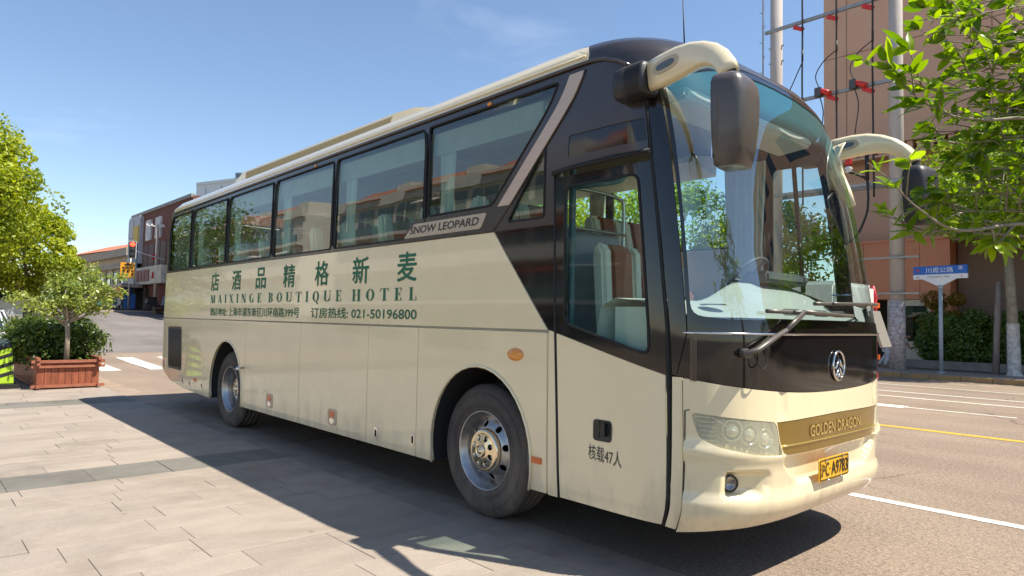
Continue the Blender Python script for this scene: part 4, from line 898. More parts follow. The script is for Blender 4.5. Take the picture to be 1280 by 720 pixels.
for x, y in ((1.86, .36), (1.45, 1.35), (1.9, 2.2)):
    B().lathe([(.001, .012), (.05, .012), (.075, .016), (.085, .008)], 20, (x, y, 1.668 if y < 1 else 1.80), 'z').build('air_vent', chrome, db)
B().prism([(1.36, 1.86), (1.62, 1.90), (1.60, 1.98), (1.40, 1.98)], 'y', 1.55, 2.25).build('instrument_hood', mat('dash_dark', (.10, .11, .11), .5), db, bevel=.02)
for s_ in (2.55, 2.95, 3.25):
    panel('windscreen_permit', rrect(s_, s_+.20, 1.652, 1.695, .008, 2), mat('permit_card', (.20, .22, .20), .5, var=.6, vscale=30), cp, mapf=offP(-.02), depth=.002, h=.1)
swc = Vector((1.22, 1.93, 1.93)); Ms = Euler((0, math.radians(-52), 0)).to_matrix()
b = B(); b.tube([swc+Ms @ Vector((.235*math.cos(a), .235*math.sin(a), 0)) for a in np.linspace(0, 2*pi, 30)], .016, 8, cap=False)
for a in (.3, 2.8, 4.7): b.tube([swc, swc+Ms @ Vector((.23*math.cos(a), .23*math.sin(a), 0))], .014, 6)
b.tube([swc, swc-Ms @ Vector((0, 0, .45))], .04, 8); b.build('steering_wheel', mat('wheel_leather', (.16, .16, .15), .5), cp)
ds = bpy.data.objects.new('driver_seat', None); put(ds, cp, (.62, 1.95, .95))
for nm, me in sm: mesh_obj(nm, me, ds, WL[ds.name])
B().prism([(1.36, 3.02), (1.66, 3.05), (1.66, 3.12), (1.30, 3.20)], 'y', .35, 2.2).build('header_trim', inner, cp, bevel=.02)
# beaded mesh panel seen low in the windscreen corner
panel('beaded_mesh', [(0, 0), (.22, 0), (.10, .60), (.0, .66)], mat('beads', (.42, .24, .07), .6, var=.5, vscale=60), cp, mapf=lambda a, c: (1.70-a*.45, .14+a, 1.66+c), depth=.01, h=.06)
# ---------------------------------------------------------------- mirrors
def arm_loft(name, path, m, parent):
    """path: list of (centre, width_dir, half_w, half_h, up_dir)"""
    b = B(); vs = []; n = 12
    for c, wd, hw, hh, ud in path:
        for k in range(n):
            a = 2*pi*k/n; ca, sa = math.cos(a), math.sin(a); q = .55
            vs.append(Vector(c)+Vector(wd)*hw*math.copysign(abs(ca)**q, ca)+Vector(ud)*hh*math.copysign(abs(sa)**q, sa))
    m_ = len(path); b.add(vs, [(i*n+k, i*n+(k+1) % n, (i+1)*n+(k+1) % n, (i+1)*n+k) for i in range(m_-1) for k in range(n)]+[tuple(range(n)), tuple(range((m_-1)*n, m_*n))], True)
    return b.build(name, m, parent)
def make_mirror(side):
    fy = (lambda y: y) if side == 0 else (lambda y: 2.55-y)
    root = bpy.data.objects.new('mirror', None); put(root, cp, (1.6, fy(-.05), 3.1))
    # base box with bellows
    b = B(); vs = []
    secs = [(1.40, .08, .085), (1.42, .10, .105), (1.50, .105, .110)]
    for i in range(6): secs += [(1.512+.020*i, .090, .098), (1.522+.020*i, .106, .112)]
    secs += [(1.645, .085, .095)]
    path = [((x, fy(-.01), 3.072+.04*(x-1.42)), (0, 1, 0), hw, hh, (0, 0, 1)) for x, hw, hh in secs]
    arm_loft('arm_base', path, blackm, root)
    # arm
    pts = [(1.64,-.02,3.085,.05,.092),(1.74,-.03,3.095,.052,.098),(1.86,-.045,3.105,.054,.098),(1.96,-.06,3.108,.055,.088),(2.05,-.08,3.095,.056,.075),(2.13,-.10,3.065,.058,.066),(2.20,-.125,3.015,.06,.06),(2.245,-.145,2.96,.06,.058),(2.265,-.155,2.915,.055,.055)]
    path = []
    for i, (x, y, z, hw, hh) in enumerate(pts):
        a = Vector(pts[max(0, i-1)][:3]); c = Vector(pts[min(len(pts)-1, i+1)][:3]); T = (c-a).normalized(); T.y *= 1 if side == 0 else -1
        wd = Vector((-T.y, T.x, 0)).normalized() if abs(T.z) < .98 else Vector((0, 1, 0)); wd = Vector((-.35, 1 if side == 0 else -1, 0)).normalized(); ud = T.cross(wd).normalized()
        if ud.z < 0 and i < 6: ud = -ud
        path.append(((x, fy(y), z), wd, hw, hh, ud))
    # keep the frame continuous
    for i in range(1, len(path)):
        if path[i][4].dot(path[i-1][4]) < 0: c, wd, hw, hh, ud = path[i]; path[i] = (c, wd, hw, hh, -ud)
    arm = arm_loft('mirror_arm', path, cream, root)
    # slot in the arm: flat ovals on the face, recess shade painted in
    o = -1 if side == 0 else 1
    for inn in ((0, 1) if side else (0,)):
     for dy, rx, rz, mm, nm in ((-.054, .105, .042, mat('slot_shade_cream', (.50, .43, .30), .4), 'slot_rim'), (-.058, .072, .020, mat('slot_shade_dark', (.10, .13, .16), .4), 'slot')):
        if inn: dy = .062-dy-.054 if 0 else -dy+.004
        vs = []; nn = 20
        for k in range(nn):
            a = 2*pi*k/nn; ca = math.copysign(abs(math.cos(a))**.6, math.cos(a)); x = 1.80+rx*ca; z = 3.105+rz*math.sin(a)+.10*(x-1.80)
            vs.append((x, fy(-.034-.14*(x-1.80)+dy), z))
        vs2 = [(v[0], v[1]+(.02 if side == 0 else -.02)*(-1 if inn else 1), v[2]) for v in vs]
        B().add(vs+vs2, [tuple(range(nn))]+[(i, (i+1) % nn, nn+(i+1) % nn, nn+i) for i in range(nn)]).build(nm, mm, arm)
    # housing
    hc = Vector((2.295, fy(-.18), 2.63)); b = B(); vs = []; n = 24
    yaw = math.radians(8 if side == 0 else -8); Mz = Matrix.Rotation(yaw, 3, 'Z')
    prof = [(-.245, .070, .060), (-.238, .105, .085), (-.15, .130, .105), (.0, .145, .118), (.12, .150, .120), (.19, .148, .112), (.225, .135, .095), (.245, .105, .065), (.25, .06, .04)]
    for z, hy, hx in prof:
        for k in range(n):
            a = 2*pi*k/n; q = .5; y = hy*math.copysign(abs(math.cos(a))**q, math.cos(a)); x = hx*math.copysign(abs(math.sin(a))**q, math.sin(a))
            if x < 0: x = max(x, -.055)
            p = Mz @ Vector((x, y, 0)); vs.append((hc.x+p.x, hc.y+p.y, hc.z+z))
    m_ = len(prof); b.add(vs, [(i*n+k, i*n+(k+1) % n, (i+1)*n+(k+1) % n, (i+1)*n+k) for i in range(m_-1) for k in range(n)]+[tuple(range(n)), tuple(range((m_-1)*n, m_*n))], True)
    hs = b.build('mirror_housing', mirr if side == 0 else blackm, root)
    b = B(); p0 = hc+Mz @ Vector((-.057, 0, 0)); b.box(tuple(p0), (.004, .24, .40), Mz); b.build('mirror_glass', mglass, hs)
    B().tube([(2.28, fy(-.165), 2.93), (2.285, fy(-.175), 2.86)], .03, 10).build('mirror_stem', blackm, root)
    if side:
        # the fork that runs down the corner pillar
        pts = [(1.74, 2.55, 3.12, .04, .07), (1.70, 2.54, 3.0, .035, .06), (1.76, 2.46, 2.84, .035, .055), (1.84, 2.40, 2.70, .03, .05), (1.92, 2.36, 2.55, .025, .03)]
        path = [((x, y, z), (0, 1, 0), hw, hh, (1, 0, .2)) for x, y, z, hw, hh in pts]; arm_loft('arm_fork', path, cream, root)
    return root
make_mirror(0); make_mirror(1)
# ---------------------------------------------------------------- wipers
def wiper(piv, elbow, tips, parent):
    root = bpy.data.objects.new('wiper', None); put(root, cp, P(piv[0], piv[1], .03))
    pv = Vector(P(piv[0], piv[1], .0)); B().tube([P(piv[0], piv[1], -.01), P(piv[0], piv[1], .055)], .028, 12).build('wiper_pivot', wipm, root)
    e = P(elbow[0], elbow[1], .055); b = B()
    mid = ((piv[0]*.45+elbow[0]*.55), (piv[1]*.45+elbow[1]*.55))
    b.tube([P(piv[0]-.03, piv[1]-.006, .05), P(piv[0]+.05, piv[1]+.022, .062), P(*mid, .06)], [.026, .030, .020], 6, flat=.6); b.tube([P(*mid, .06), e], .012, 6)
    b.tube([P(mid[0], mid[1]-.02, .05), P(elbow[0]+.02, elbow[1]-.012, .05)], .008, 6); b.build('wiper_arm', wipm, root)
    b = B(); n = 10; A = [P(tips[0][0]+(tips[1][0]-tips[0][0])*k/n, tips[0][1]+(tips[1][1]-tips[0][1])*k/n, .032) for k in range(n+1)]; b.tube(A, .014, 6)
    A2 = [P(tips[0][0]+(tips[1][0]-tips[0][0])*k/n, tips[0][1]+(tips[1][1]-tips[0][1])*k/n, .048) for k in range(2, n-1)]; b.tube(A2, .010, 6)
    b.tube([e, A2[3]], .012, 6); b.tube([e, A2[-2]], .012, 6)
    b.build('wiper_blade', rubber if 0 else wipm, root)
    b = B(); b.tube(bez([P(piv[0]+.05, piv[1]+.0, .03), P(piv[0]+.07, piv[1]-.07, .05), P(piv[0]+.10, piv[1]-.09, .05), P(piv[0]+.13, piv[1]-.04, .04), P(piv[0]+.10, piv[1]+.04, .03)]), .004, 5); b.build('washer_hose', rubber, root)
wiper((2.175, 1.415), (2.655, 1.665), ((2.33, 1.665), (3.45, 1.655)), cp)
wiper((MS(1.98), 1.42), (MS(1.95), 1.74), ((2.86, 1.725), (4.06, 1.755)), cp)
panel('corner_gloss_strip', [(1.878, 1.245), (1.915, 1.24), (1.915, 1.50), (1.878, 1.50)], mat('corner_gloss', (.10, .09, .08), .12, metal=.8), cp, mapf=lambda s, v: P(s, v, .004+.012*math.sin(max(0, min(1, (s-1.878)/.037))*pi)), depth=.003, h=.03)

B().tube([P(2.45, 3.56, 0), (P(2.45, 3.56)[0]-.02, P(2.45, 3.56)[1], P(2.45, 3.56)[2]+.40)], [.006, .003], 6).ball(P(2.45, 3.56, 0), .02, 8, 6).build('antenna', rubber, cp)
for s_ in (.02, 1.62):
    pass
for x in (-7.6, -3.0, .1): B().ball(P(x, 3.225, .004), (.03, .012, .018), 10, 6).build('side_marker', amber, cp)
# ================================================================ PLANTS
def leaf_mat(name, c1, c2, trans=.35, rough=.45, c3=None):
    m = bpy.data.materials.new(name); m.use_nodes = True; nt, N, L = nodes(m); N.clear()
    o = N.new('ShaderNodeOutputMaterial'); b = N.new('ShaderNodeBsdfPrincipled'); b.inputs['Roughness'].default_value = rough; b.inputs['Specular IOR Level'].default_value = .35
    t = N.new('ShaderNodeBsdfTranslucent'); mx = N.new('ShaderNodeMixShader'); mx.inputs[0].default_value = trans
    at = N.new('ShaderNodeAttribute'); at.attribute_name = 'tone'; r = N.new('ShaderNodeValToRGB'); r.color_ramp.elements[0].color = (*c1, 1); r.color_ramp.elements[1].color = (*c2, 1)
    if c3: e = r.color_ramp.elements.new(.93); e.color = (*c2, 1); r.color_ramp.elements[-1].color = (*c3, 1)
    hs = N.new('ShaderNodeHueSaturation'); hs.inputs['Value'].default_value = 1.5; hs.inputs['Saturation'].default_value = 1.1
    L.new(at.outputs['Fac'], r.inputs[0]); L.new(r.outputs[0], b.inputs['Base Color']); L.new(r.outputs[0], hs.inputs['Color']); L.new(hs.outputs[0], t.inputs[0])
    L.new(b.outputs[0], mx.inputs[1]); L.new(t.outputs[0], mx.inputs[2]); L.new(mx.outputs[0], o.inputs[0]); MATS[name] = m; return m
lm_yel = leaf_mat('leaves_yellow_green', (.10, .17, .012), (.52, .54, .04), .42)
lm_mid = leaf_mat('leaves_mid_green', (.045, .10, .012), (.17, .235, .03), .35)
lm_dark = leaf_mat('leaves_dark_green', (.015, .045, .012), (.075, .13, .025), .25, .35)
lm_hedge = leaf_mat('leaves_hedge', (.04, .085, .02), (.17, .26, .05), .3, .35)
lm_plane = leaf_mat('leaves_plane_tree', (.09, .18, .015), (.38, .50, .05), .45)
lm_shrub = leaf_mat('leaves_shrub', (.025, .06, .010), (.14, .19, .03), .28, .3, (.55, .42, .05))
lm_mag = leaf_mat('leaves_near_branch', (.07, .15, .010), (.32, .44, .025), .50, .3)
bark = mat('bark', (.20, .15, .11), .85, var=.3, vscale=9, bump=.6, bscale=20); bark2 = mat('pale_bark', (.30, .25, .18), .85, var=.35, vscale=6, bump=.5, bscale=18)
white_w = mat('limewash', (.62, .60, .56), .85, var=.25, vscale=7, grime=(.30, .27, .24), bump=.5, bscale=25)
def leaf_cloud(name, m, parent, wl, centres, radii, per, size, seed=0, aspect=.55, up=.35, droop=0, shell=.55):
    r = np.random.default_rng(seed); C_ = np.repeat(np.asarray(centres, float), per, 0); R_ = np.repeat(np.asarray(radii, float).reshape(len(centres), -1), per, 0)
    n = len(C_); d = r.normal(size=(n, 3)); d /= np.linalg.norm(d, axis=1)[:, None]; rad = (shell+(1-shell)*r.random(n)**.6)[:, None]
    p = C_+d*rad*R_; nrm = d+r.normal(size=(n, 3))*.75; nrm[:, 2] += up; nrm /= np.linalg.norm(nrm, axis=1)[:, None]
    t = r.normal(size=(n, 3)); t[:, 2] -= droop; t -= nrm*(t*nrm).sum(1)[:, None]; t /= np.linalg.norm(t, axis=1)[:, None]; bt = np.cross(nrm, t)
    s = size*(.6+.8*r.random(n))[:, None]; a = s*.5; b = s*aspect*.5
    V = np.stack([p-t*a, p+bt*b+t*a*.1, p+t*a, p-bt*b+t*a*.1], 1).reshape(-1, 3)-np.asarray(wl); F = np.arange(4*n).reshape(n, 4)
    ct = np.repeat(r.random(len(centres)), per); tone = np.clip(.45*ct+.55*r.random(n), 0, 1); 
    return mesh_obj(name, fast_mesh(name, V, F, m, np.repeat(tone, 4)), parent, wl)
def tree(loc, h, cr, m, label, group=None, trunk_h=None, trunk_r=.14, nclump=60, per=150, leaf=.16, seed=1, cz=None, name='tree', cat='tree', bm=None, lime=0, squash=1., clump=.42, tilt=(0, 0), sparse=1.0):
    r = random.Random(seed); root = empty(name, loc, label, cat, group); x, y, z = loc; th = trunk_h or h*.35; bm = bm or bark
    tp = [(x, y, z), (x+tilt[0]*.3, y+tilt[1]*.3, z+th*.5), (x+tilt[0], y+tilt[1], z+th)]
    B().tube([tp[0], (x, y, z+.12), tp[1], tp[2]], [trunk_r*1.35, trunk_r, trunk_r*.85, trunk_r*.72], 12).build('trunk', bm, root)
    if lime: B().tube([(x, y, z+.0), (x, y, z+.12), (x+tilt[0]*.2, y+tilt[1]*.2, z+lime)], [trunk_r*1.42, trunk_r*1.05, trunk_r*1.0], 12, cap=False).build('limewash_band', white_w, root)
    cen = []; rad = []; cz = cz or z+th+(h-th)*.5; hz = (h-th)*.5*squash; T = Vector(tp[2]); b = B()
    for i in range(nclump):
        while True:
            u = Vector((r.uniform(-1, 1), r.uniform(-1, 1), r.uniform(-1, 1)))
            if .25 < u.length < 1: break
        u = u.normalized()*(u.length**.45); wz = 1-.35*max(0, u.z)**2
        c = Vector((T.x+u.x*cr*wz*.86, T.y+u.y*cr*wz*.86, cz+u.z*hz*.88)); rr = cr*clump*r.uniform(.45, 1.05)
        cen.append(tuple(c)); rad.append((rr, rr, rr*.72))
    for i in range(12):
        c = Vector(cen[i]); mid = T.lerp(c, .5)+Vector((0, 0, .1*cr)); b.tube([T-Vector((0, 0, .15)), mid, c], [trunk_r*.5, trunk_r*.28, trunk_r*.08], 6)
    b.build('branches', bm, root)
    leaf_cloud('crown', m, root, loc, cen, rad, int(per*sparse), leaf, seed)
    return root
def hedge(loc, dims, m, label, name='hedge', cat='hedge', n=9000, leaf=.10, seed=3, group=None, lumps=40, base=0):
    r = random.Random(seed); root = empty(name, loc, label, cat, group); x, y, z = loc; dx, dy, dz = dims; cen = []; rad = []
    for i in range(lumps):
        k = r.uniform(.28, .5)*min(dx, dy, dz)
        cen.append((x+r.uniform(-.5, .5)*(dx-k), y+r.uniform(-.5, .5)*(dy-k*.8), z+base+r.uniform(.12, 1)*(dz-k*.6))); rad.append((k, k, k*.8))
    leaf_cloud('foliage', m, root, loc, cen, rad, n//lumps, leaf, seed)
    b = B()
    for i in range(10):
        xx, yy = x+r.uniform(-.42, .42)*dx, y+r.uniform(-.35, .35)*dy; b.tube([(xx, yy, z), (xx+r.uniform(-.1, .1), yy+r.uniform(-.1, .1), z+dz*.6)], [.02, .01], 5)
    b.build('stems', bark, root); return root
# ---- left: wooden planter with shrub and small tree
wood = mat('red_stained_wood', (.29, .082, .038), .55, var=.4, vscale=5, stretch=(3, 3, .5), bump=.4, bscale=30, coat=.1)
woodr = mat('weathered_rail', (.34, .12, .065), .6, var=.35, vscale=6, stretch=(1, 1, 4))
pl = empty('planter', (-13.6, -.80, 0), 'large red stained timber planter box with slatted sides holding a clipped shrub', 'planter')
X0, X1, Y0, Y1 = -15.3, -11.95, -1.30, -.26; zb, ztp = .10, .60
nb = 9
for i in range(nb):
    a = Y0+(Y1-Y0)*i/nb; c_ = Y0+(Y1-Y0)*(i+1)/nb; B().bb(X1-.03, X1+random.uniform(0, .006), a+.004, c_-.004, zb, ztp-.02).build('board', wood, pl)
for i in range(20):
    a = X0+(X1-X0)*i/20; c_ = X0+(X1-X0)*(i+1)/20
    for yy, s_ in ((Y0, -1), (Y1, 1)): B().bb(a+.005, c_-.005, yy-.012, yy+.012+random.uniform(0, .004)*s_, zb, ztp-.02).build('board', wood, pl)
B().bb(X0-.02, X0, Y0, Y1, zb, ztp).build('board', wood, pl)
for z_, r_ in ((.555, .030), (.455, .026), (.07, .030)):
    e = .11; B().bb(X1+.0, X1+.05, Y0-e, Y1+e, z_-r_, z_+r_).build('rail', woodr, pl, bevel=.006)
    for yy in (Y0, Y1): B().bb(X0-e, X1+e+.02, yy-.03, yy+.03, z_-r_+.052*(z_ > .3), z_+r_+.052*(z_ > .3)).build('rail', woodr, pl, bevel=.006)
for xx in (X1-.06, X0+.1):
    for yy in (Y0+.06, Y1-.06): B().bb(xx-.05, xx+.05, yy-.05, yy+.05, .0, ztp-.03).build('post', woodr, pl)
B().bb(X0+.02, X1-.03, Y0+.02, Y1-.02, .3, ztp-.06).build('soil', mat('planter_soil', (.10, .055, .03), .95, var=.4, vscale=20, bump=1, bscale=30), pl)
rt = hedge((-13.95, -.80, .54), (3.1, 1.6, .88), lm_shrub, 'dense dark green clipped shrub filling the timber planter', 'shrub', 'shrub', 26000, .075, 5, lumps=90)
st = empty('small_tree', (-12.35, -.80, .5), 'small sparse tree with pale forked stems rising from the planter', 'tree')
b = B(); T0 = Vector((-12.12, -.80, .45)); rr = random.Random(11); cen = []; rad = []
b.tube([T0, T0+Vector((0, 0, .5)), T0+Vector((.0, -.01, .98))], [.055, .045, .040], 10)
for i in range(15):
    a = rr.uniform(0, 2*pi); el = rr.uniform(.35, 1.25); ln = rr.uniform(.55, 1.0); dr = Vector((math.cos(a)*math.cos(el), math.sin(a)*math.cos(el), math.sin(el)))
    s0 = T0+Vector((0, 0, rr.uniform(.75, 1.05))); m1 = s0+dr*ln*.5+Vector((0, 0, -.04)); e = s0+dr*ln+Vector((0, 0, .1)); e.z = min(e.z, 2.75); b.tube([s0, m1, e], [.026, .017, .006], 6)
    for k in range(7):
        t = rr.uniform(.45, 1.1); q = s0.lerp(e, t)+Vector((rr.uniform(-.25, .25), rr.uniform(-.25, .25), rr.uniform(-.12, .22))); cen.append(tuple(q)); k_ = rr.uniform(.12, .24); rad.append((k_, k_, k_*.8))
        if k < 3: b.tube([s0.lerp(e, min(t, 1)), q], [.009, .004], 5)
b.build('trunk', bark2, st); leaf_cloud('crown', leaf_mat('leaves_small_tree', (.11, .17, .03), (.46, .50, .12), .38, .3), st, (-12.35, -.80, .5), cen, rad, 52, .075, 12, shell=.2)
# ---- big trees behind on the left
tree((-29.5, -2.4, zt(-29.5)), 9.4, 3.5, lm_yel, 'tall round tree with yellow green foliage at the left edge', None, 1.6, .25, 190, 330, .17, 21, clump=.34)
tree((-34, 1.1, zt(-34)), 5.8, 2.2, lm_yel, 'shorter yellow green tree standing behind the planter', None, 1.3, .16, 90, 300, .16, 22, clump=.36)
tree((-33, -6.5, zt(-33)), 8.0, 4.5, lm_mid, 'broad mid green tree behind the tall yellow green one', None, 2.0, .22, 60, 160, .2, 23)
# ---- trees along the far pavement
for i, (x, y, h, cr, sd) in enumerate(((-14.8, 24.5, 8.6, 3.4, 31), (-19.4, 23.8, 9.4, 3.6, 32), (-24.5, 24.6, 9.0, 3.5, 33), (-10.6, 24.8, 7.2, 2.8, 34), (-30, 24, 9.4, 3.6, 36))):
    tree((x, y, .14), h, cr, lm_yel if i % 2 else lm_plane, 'sunlit broadleaf tree across the road, %s one counted from the coach front' % ('second', 'third', 'fourth', 'first', 'fifth')[i], 'trees along the far side of the road', 2.4, .16, 60, 150, .2, sd)
tree((-1.02, 22.1, .14), 7.6, 2.5, lm_plane, 'plane tree with peeling trunk and white limewashed base beside the street sign', None, 3.9, .17, 80, 230, .15, 41, bm=bark2, lime=1.62, tilt=(-.12, 0), cz=6.2, squash=1.15, name='plane_tree')
tree((1.6, 24.6, .14), 8.2, 3.0, lm_plane, 'leafy tree just beyond the limewashed plane tree', None, 4.4, .17, 70, 210, .16, 42, cz=6.6, name='plane_tree')
for i, (x, y, h, cr, sd) in enumerate(((9, 22.6, 8.5, 3.4, 51), (16, 23.4, 9.0, 3.6, 52), (23, 22.6, 9.5, 4.0, 53), (31, 23.2, 10, 4.2, 54), (42, 23, 10, 4.5, 55))):
    tree((x, y, .14), h, cr, lm_plane if i % 2 else lm_mid, 'roadside tree ahead of the coach, %s from the street sign' % ('third', 'fourth', 'fifth', 'sixth', 'seventh')[i], 'roadside trees ahead of the coach', 2.6, .2, 45, 110, .26, sd)
# ---- support stake, hedge and planter edge on the far side
sk = B().tube([(-1.55, 22.35, .14), (-1.50, 22.33, 1.6), (-1.43, 22.33, 3.05)], [.10, .09, .085], 10).build('tree_stake', mat('grey_timber', (.30, .26, .235), .85, var=.35, vscale=5, stretch=(3, 3, .4), bump=.5)); tag(sk, 'leaning round grey timber stake beside the plane tree trunk', 'stake')
tag(B().bb(-5.2, 14, 23.75, 23.95, .1, .42).build('planting_kerb', mat('grey_concrete', (.26, .24, .215), .85, var=.25, vscale=3), bevel=.015), 'low concrete edging in front of the green hedge', 'edging')
hedge((-2.6, 24.7, .3), (3.6, 1.3, 1.9), lm_hedge, 'dark green hedge behind the street sign and low edging', 'hedge', 'hedge', 26000, .12, 61, lumps=60)
hedge((2.0, 24.8, .3), (6.4, 1.2, 1.6), lm_hedge, 'dark green hedge running on behind the plane tree', 'hedge', 'hedge', 16000, .13, 62, lumps=50)
hedge((-3.6, 25.0, .3), (1.6, .9, 2.7), leaf_mat('leaves_orange', (.05, .09, .015), (.36, .20, .02), .3), 'taller shrub with orange tinged leaves by the shop pier', 'shrub', 'shrub', 7000, .12, 63, lumps=18)
hd = bpy.data.objects
# ================================================================ FAR SIDE BUILDINGS
wallb = mat('brown_render', (.64, .385, .265), .85, var=.07, vscale=.35, stretch=(1, 1, .5), bump=.15, bscale=30); walld = mat('dark_brown_cladding', (.24, .165, .12), .7, var=.10, vscale=1.5, stretch=(1, 1, 12))
salm = mat('salmon_panel', (.72, .30, .165), .6, var=.05, vscale=.8); dkg = mat('dark_glass', (.03, .035, .04), .08, coat=1); crm = mat('cream_trim', (.75, .68, .52), .7, var=.1)
BY = 26.2
bd = empty('brown_building', (0, BY, 0), 'tall brown rendered building with a dentil cornice across the road', 'building')
b = B(); b.bb(-8.55, 40, BY, BY+14, 9.05, 17.5); b.build('upper_wall', wallb, bd)
B().bb(-8.5, 40, BY+.75, BY+13.9, 5.0, 9.05).build('middle_wall', wallb, bd)
B().bb(-3.75, 40, BY+.70, BY+13.9, .1, 4.95).build('lower_wall', walld, bd)
B().bb(-8.5, -3.75, BY+2.5, BY+13.9, .1, 4.95).build('lower_wall', walld, bd)
B().bb(-8.65, 40, BY-.12, BY+.5, 9.0, 9.16).bb(-8.6, 40, BY-.06, BY+.5, 8.50, 8.60).build('cornice', wallb, bd)
b = B()
for i in range(90): b.bb(-8.5+i*.36, -8.5+i*.36+.2, BY-.05, BY+.3, 8.62, 8.98)
tag(b.build('dentils', wallb, bd), kind='stuff')
B().bb(-3.7, 40, BY-.25, BY+1, 4.86, 5.12).build('ledge', mat('ledge_brown', (.34, .21, .15), .7), bd)
for i in range(4): B().bb(-7.95+i*1.04, -7.95+(i+1)*1.04-.015, BY-.05, BY+1, 2.68, 4.98).build('fascia_panel', salm, bd)
B().bb(-8.0, -3.77, BY-.10, BY+1, 4.98, 5.08).build('fascia_cap', salm, bd)
B().bb(-4.48, -3.78, BY-.02, BY+1, .15, 2.68).build('pier', salm, bd)
B().bb(-6.0, -4.48, BY, BY+.2, 2.42, 2.66).bb(-4.60, -4.48, BY, BY+.2, .9, 2.42).bb(-5.85, -4.48, BY, BY+.25, .15, 1.02).build('window_frame', crm, bd)
B().bb(-5.85, -4.60, BY+.12, BY+.15, 1.02, 2.42).build('window_pane', glass('shop_glass', (.5, .55, .5), 1.5), bd)
B().bb(-5.85, -5.2, BY+.3, BY+.34, 1.0, 2.4).build('blind', crm, bd); B().bb(-5.15, -4.75, BY+.3, BY+.32, 1.35, 2.2).build('green_poster', mat('poster_green', (.04, .20, .04), .5, var=.5, vscale=9), bd)
B().bb(-8.4, -4.4, BY+2.3, BY+2.4, .15, 2.7).build('shop_interior', mat('shop_dark', (.04, .035, .03), .8, var=.3, vscale=1.2), bd)
for x in (-7.9, -6.75, -6.05): B().bb(x, x+.07, BY+.05, BY+.12, .15, 2.66).build('door_post', mat('alu_frame', (.35, .34, .32), .4, metal=.7), bd)
for x in (-7.6, -2.4, 2.2, 7.0): B().bb(x, x+.03, BY-.012, BY+.05, 9.2, 17.4).build('render_joint', mat('joint_brown', (.28, .18, .13), .8), bd)
B().bb(-8.5, 40, BY-.012, BY+.05, 13.1, 13.13).build('render_joint', MATS['joint_brown'], bd)
B().bb(2.7, 4.1, BY-.03, BY+.4, 10.2, 12.2).build('window_frame', crm, bd); B().bb(2.8, 4.0, BY-.045, BY-.03, 10.3, 12.1).build('window_pane', dkg, bd)
for k in range(5):
    for j in range(2): B().bb(8+k*4.2, 9.8+k*4.2, BY-.04, BY+.1, 10.4+j*3.6, 12.4+j*3.6).build('window_pane', dkg, bd)
# ================================================================ STREET FURNITURE, FAR SIDE
conc = mat('pole_concrete', (.47, .42, .38), .75, var=.12, vscale=2, stretch=(2, 2, .4)); galv = mat('galvanised', (.36, .35, .33), .45, metal=.6, var=.12)
wirem = mat('cable_black', (.02, .02, .02), .6); red = mat('insulator_red', (.62, .03, .02), .4); wht = mat('porcelain', (.75, .74, .72), .3)
post_m = mat('posted_pole', (.50, .46, .44), .85, var=.5, vscale=9, stretch=(1, 1, 1.4), grime=(.22, .16, .15))
PX, PY = -4.10, 21.5
p2 = empty('utility_pole', (PX, PY, .14), 'round grey utility pole with a flaking white lower section, right pole of the pair', 'utility pole')
B().tube([(PX, PY, .1), (PX, PY, 20)], [.235, .20], 20).build('pole', conc, p2)
B().tube([(PX, PY, .12), (PX, PY, 2.45)], [.245, .237], 20).build('painted_sleeve', post_m, p2)
for z in (2.66, 3.86): B().tube([(PX, PY, z), (PX, PY, z+.06)], .26, 20).bb(PX-1.1, PX+.75, PY-.30, PY-.25, z, z+.06).build('clamp_band', galv, p2)
PX1 = PX-4.25
p1 = empty('utility_pole', (PX1, PY, .14), 'slimmer grey utility pole with climbing rungs, left pole of the pair', 'utility pole')
B().tube([(PX1, PY, .1), (PX1, PY, 20)], [.24, .22], 20).build('pole', conc, p1)
B().tube([(PX1-.50, PY-.1, 5), (PX1-.50, PY-.1, 20)], .03, 6).build('conduit', galv, p1)
b = B()
for i in range(14): b.tube([(PX1-.50, PY-.1, 9+.6*i), (PX1-.62+.24*(i % 2), PY-.16, 9.05+.6*i)], .014, 5)
tag(b.build('rungs', galv, p1), kind='stuff')
for z in (12.3, 11.7): B().tube([(PX1, PY, z), (PX1, PY, z+.08)], .22, 16).bb(PX1-.3, PX1+.3, PY-.03, PY+.03, z+.02, z+.06).build('clamp_band', galv, p1)
def crossarm(z, x0, x1, dy, lab):
    c = B().bb(x0, x1, PY-.26+dy, PY-.16+dy, z-.06, z+.06).build('crossarm', galv); tag(c, lab, 'crossarm'); return c
crossarm(12.92, PX1-.35, PX+.35, 0, 'upper grey steel crossarm joining the two utility poles')
crossarm(9.95, PX1-.35, PX+.35, 0, 'middle grey steel crossarm joining the two utility poles')
crossarm(6.48, PX1-.2, PX+.45, 0, 'lower pale steel crossarm just above the coach mirror'); 
tag(B().bb(PX1-.2, PX+.45, PY+.16, PY+.26, 6.38, 6.52).build('crossarm', galv), 'second lower crossarm on the back of the poles', 'crossarm')
